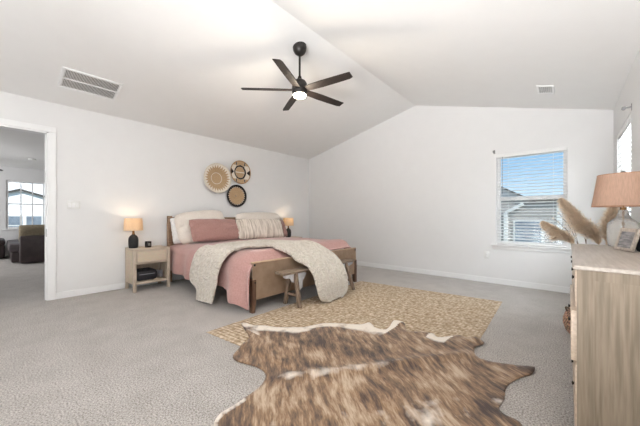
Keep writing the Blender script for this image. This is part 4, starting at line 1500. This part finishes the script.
def plume(label, tip, base_plume, rmax, seed, n=900):
    rnd = random.Random(seed)
    root = Vector((VX, VY, 0.03))
    neck = Vector((VX + (base_plume.x - VX) * 0.25, VY + (base_plume.y - VY) * 0.25, 0.42))
    pts = catmull([root, neck, base_plume, base_plume.lerp(tip, 0.5) + Vector((0, 0, 0.015)), tip], 8)
    t = thing('pampas_stem', label, 'dried grass', tuple(root), 0, 'pampas plumes in the floor basket')
    loc = [p - root for p in pts]
    bm = bm_new(); add_tube(bm, loc, [0.0035] * (len(loc) - 8) + [0.0035 - 0.003 * k / 7 for k in range(8)], 6); obj('stalk', bm, M['stem'], t)
    bm = bm_new()
    pl = loc[16:]
    m = len(pl) - 1
    for i in range(n):
        s = rnd.random() ** 0.9
        f = s * m; a = min(int(f), m - 1); p = pl[a].lerp(pl[a + 1], f - a)
        tan = (pl[a + 1] - pl[a]).normalized()
        rad = rmax * (sin(pi * min(1, 0.12 + 0.88 * (1 - s)) ** 0.75) ** 0.8 if s < 0.999 else 0.1)
        rad = rmax * max(0.12, (min(1, s / 0.18 + 0.25)) * (1 - s) ** 0.55)
        v = Vector((rnd.gauss(0, 1), rnd.gauss(0, 1), rnd.gauss(0, 1)))
        side = (v - tan * v.dot(tan)).normalized()
        L = rad * rnd.uniform(0.8, 1.7)
        d = (tan * 0.95 + side * rnd.uniform(0.45, 0.9)).normalized()
        wv = d.cross(Vector((rnd.gauss(0, 1), rnd.gauss(0, 1), rnd.gauss(0, 1)))).normalized()
        prev = None
        for k_ in range(4):
            q = k_ / 3
            pos = p + d * L * q + Vector((0, 0, -0.35 * L * q * q))
            wdt = 0.0042 * (1 - 0.75 * q)
            cur = (bm.verts.new(pos + wv * wdt), bm.verts.new(pos - wv * wdt))
            if prev:
                bm.faces.new((prev[0], prev[1], cur[1], cur[0]))
            prev = cur
    obj('plume', bm, M['pampas'], t, False)
    return t


plume('pampas plume leaning lowest and furthest left across the window blind', Vector((4.735, 3.33, 1.005)), Vector((4.955, 3.40, 0.80)), 0.088, 11, 2600)
plume('tall pampas plume reaching above the others in front of the window edge', Vector((4.865, 3.37, 1.215)), Vector((5.115, 3.43, 0.81)), 0.112, 12, 4200)
plume('pampas plume rising beside the glass lamp under the blush shade', Vector((5.205, 3.46, 1.16)), Vector((5.17, 3.45, 0.80)), 0.105, 13, 3600)
# pale dried twigs between the plumes
for k_, (lb, tips) in enumerate((('thin dried branch with ivory buds between the two left plumes', [(4.84, 3.36, 1.10), (4.88, 3.38, 1.14), (4.80, 3.36, 1.05)]),
                                 ('thin dried branch with ivory buds right of the tall plume', [(4.98, 3.40, 1.10), (5.00, 3.42, 1.05), (4.95, 3.40, 1.13)]))):
    t = thing('dried_branch', lb, 'dried branch', (VX, VY, 0.03), 0, None)
    root = Vector((VX, VY, 0.03))
    hub = Vector((VX - 0.06 + 0.05 * k_, VY - 0.03, 0.80))
    nbud = []
    bm = bm_new(); add_tube(bm, [p - root for p in catmull([root, (VX - 0.015, VY, 0.42), hub], 6)], 0.003, 6)
    for tp in tips:
        cv = catmull([hub, hub.lerp(Vector(tp), 0.5) + Vector((0.012, 0, 0.01)), tp], 6)
        add_tube(bm, [p - root for p in cv], 0.0018, 5)
        for p in cv[3::2]:
            bb = bm_new(); nbud.append(bb); add_lathe(bb, [(0, -0.010), (0.008, -0.004), (0.010, 0.003), (0.005, 0.010), (0, 0.012)], tuple(p - root), 8)
    obj('twigs', bm, M['twig'], t)
    for bb in nbud:
        obj('bud', bb, M['ivory'], t)

# ------------------------------------------------------------------ loft furniture
so_ = thing('sofa', 'dark brown leather sectional sofa seen through the doorway', 'sofa', (0, 0, 0))
bm = bm_new(); add_box(bm, (-4.22, 0.95, 0.325), (0.24, 1.26, 0.61), None, 0.045); obj('arm', bm, M['sofa'], so_)
bm = bm_new(); box2(bm, (-6.30, 0.20, 0.03), (-4.34, 1.40, 0.26), 0.03); obj('base', bm, M['sofa'], so_)
for x0 in (-5.31, -6.28):
    bm = bm_new(); box2(bm, (x0, 0.16, 0.255), (x0 + 0.95, 1.38, 0.44), 0.05); obj('seat_cushion', bm, M['sofa_cush'], so_)
bm = bm_new(); box2(bm, (-6.30, 1.38, 0.03), (-4.30, 1.62, 0.80), 0.06); obj('backrest', bm, M['sofa'], so_)
bm = bm_new(); box2(bm, (-6.60, 0.40, 0.03), (-6.31, 1.62, 0.62), 0.05); obj('arm', bm, M['sofa'], so_)
ot = thing('ottoman', 'dark brown leather ottoman left of the sofa beyond the doorway', 'ottoman', (0, 0, 0))
bm = bm_new(); box2(bm, (-6.55, -0.75, 0.03), (-5.60, 0.12, 0.34), 0.04); obj('base', bm, M['sofa'], ot)
bm = bm_new(); box2(bm, (-6.56, -0.76, 0.335), (-5.59, 0.13, 0.49), 0.055); obj('cushion', bm, M['sofa'], ot)
pp = pillow('khaki cushion leaning on the near arm of the sofa', 0.62, 0.44, 0.15, M['tan_pillow'], (-4.50, 0.62, 0.67), -24, 0, 0, 21, 'cushion')
pp = pillow('beige striped cushion tucked behind the khaki one on the sofa', 0.50, 0.46, 0.14, M['tan_pillow2'], (-4.72, 1.02, 0.67), -24, 0, 12, 22, 'cushion')
# loft fixtures
bm = bm_new(); add_lathe(bm, [(0, 0), (0.07, 0), (0.07, -0.02), (0.055, -0.03), (0, -0.03)], (-4.75, 0.55, 2.44), 24)
tag(obj('smoke_detector', bm, M['plastic']), 'flat white disc on the ceiling beyond the doorway', 'smoke detector')

# ------------------------------------------------------------------ outside
bm = bm_new(); box2(bm, (-40, -40, -3.3), (40, 60, -3.0)); struct('ground', bm, M['ground'])
h = thing('neighbouring_house', 'grey sided house with a pale gable outside the far window', 'house', (0, 0, 0))
bm = bm_new()
HY = 12.0
add_prism(bm, [(-1.2, -3.0), (4.75, -3.0), (4.75, 1.62), (3.95, 1.62), (1.7, 2.90), (-0.6, 1.62), (-1.2, 1.62)], HY, HY + 9)
obj('wall', bm, M['siding'], h, False)
bm = bm_new()
add_prism(bm, [(1.7, 2.90), (4.10, 1.535), (4.10, 1.58), (1.7, 2.95)], HY - 0.12, HY + 9.2)
add_prism(bm, [(1.7, 2.90), (1.7, 2.95), (-0.8, 1.58), (-0.8, 1.535)], HY - 0.12, HY + 9.2)
add_prism(bm, [(3.9, 1.62), (4.85, 1.62), (4.85, 1.67), (3.9, 1.67)], HY - 0.12, HY + 9.2)
obj('roof', bm, M['roof_dark'], h, False)
bm = bm_new(); add_prism(bm, [(-0.5, 1.64), (3.9, 1.64), (1.7, 2.89)], HY - 0.03, HY); obj('gable_panel', bm, M['siding_pale'], h, False)
bm = bm_new(); box2(bm, (3.18, HY - 0.09, -3.0), (3.30, HY, 1.2)); add_bar(bm, (3.24, HY - 0.05, 1.2), (3.75, HY - 0.10, 1.5), 0.10, 0.10); obj('downspout', bm, M['extwhite'], h, False)
bm = bm_new(); box2(bm, (3.46, HY - 0.05, -0.4), (4.3, HY, 0.95)); wn_ = obj('window', bm, M['extwhite'], h, False)
bm = bm_new(); box2(bm, (3.52, HY - 0.06, -0.34), (4.24, HY - 0.05, 0.89)); obj('pane', bm, M['extglass'], wn_, False)
bm = bm_new(); box2(bm, (4.63, HY - 0.02, -3.0), (4.77, HY, 1.60)); obj('corner_board', bm, M['extwhite'], h, False)

h = thing('neighbouring_house', 'pale sided house with paired windows outside the window beyond the doorway', 'house', (0, 0, 0))
bm = bm_new(); HX = -15.0
add_prism(bm, [(-6, -3.0), (7, -3.0), (7, 4.2), (1.2, 6.6), (-6, 4.2)], HX - 8, HX, 'x'); obj('wall', bm, M['loft_house'], h, False)
bm = bm_new()
for a, b in (((-6.4, 4.05), (1.2, 6.6)), ((1.2, 6.6), (7.4, 4.05))):
    add_prism(bm, [a, b, (b[0], b[1] + 0.16), (a[0], a[1] + 0.16)], HX - 8.2, HX + 0.3, 'x')
obj('roof', bm, M['roof'], h, False)
# lower porch gable
bm = bm_new()
for a, b in (((-0.9, 1.75), (0.75, 2.33)), ((0.75, 2.33), (2.9, 1.57))):
    add_prism(bm, [a, b, (b[0], b[1] + 0.10), (a[0], a[1] + 0.07)], HX, HX + 0.12, 'x')
obj('porch_roof', bm, M['roof_dark'], h, False)
for y0 in (-0.62, 0.12, 0.86):
    bm = bm_new(); box2(bm, (HX, y0, 0.15), (HX + 0.06, y0 + 0.66, 1.15)); f_ = obj('window', bm, M['extwhite'], h, False)
    bm = bm_new(); box2(bm, (HX + 0.06, y0 + 0.07, 0.22), (HX + 0.07, y0 + 0.59, 0.62)); box2(bm, (HX + 0.06, y0 + 0.07, 0.67), (HX + 0.07, y0 + 0.59, 1.08)); obj('pane', bm, M['extglass'], f_, False)


def bare_tree(label, loc, H, seed):
    rnd = random.Random(seed)
    t = thing('bare_tree', label, 'tree', loc, 0, None)
    bm = bm_new()
    add_tube(bm, [(0, 0, 0), (0.05, 0, H * 0.3), (0, 0.03, H * 0.55)], [0.12, 0.09, 0.07], 8); obj('trunk', bm, M['bark'], t)
    bm = bm_new()

    def br(p, d, L, r, lv):
        q = p + d * L
        add_tube(bm, [p, p.lerp(q, 0.5) + Vector((rnd.gauss(0, .04), rnd.gauss(0, .04), 0)) * L, q], [r, r * 0.8, r * 0.6], 5, False)
        if lv < 4:
            for _ in range(3):
                v = (d + Vector((rnd.gauss(0, .5), rnd.gauss(0, .5), rnd.gauss(0.1, .3)))).normalized()
                br(q, v, L * 0.72, r * 0.6, lv + 1)
    for i in range(6):
        a = i * 2 * pi / 6
        br(Vector((0, 0.02, H * (0.35 + 0.2 * i / 6))), Vector((cos(a) * 0.7, sin(a) * 0.7, 0.8)).normalized(), H * 0.16, 0.045, 0)
    obj('branches', bm, M['bark'], t)


bare_tree('bare tree at the right edge of the far window view', (4.05, 26.0, -3.0), 5.9, 4)
bare_tree('more distant bare tree seen over the roofline through the far window', (4.9, 30.0, -3.0), 6.3, 9)
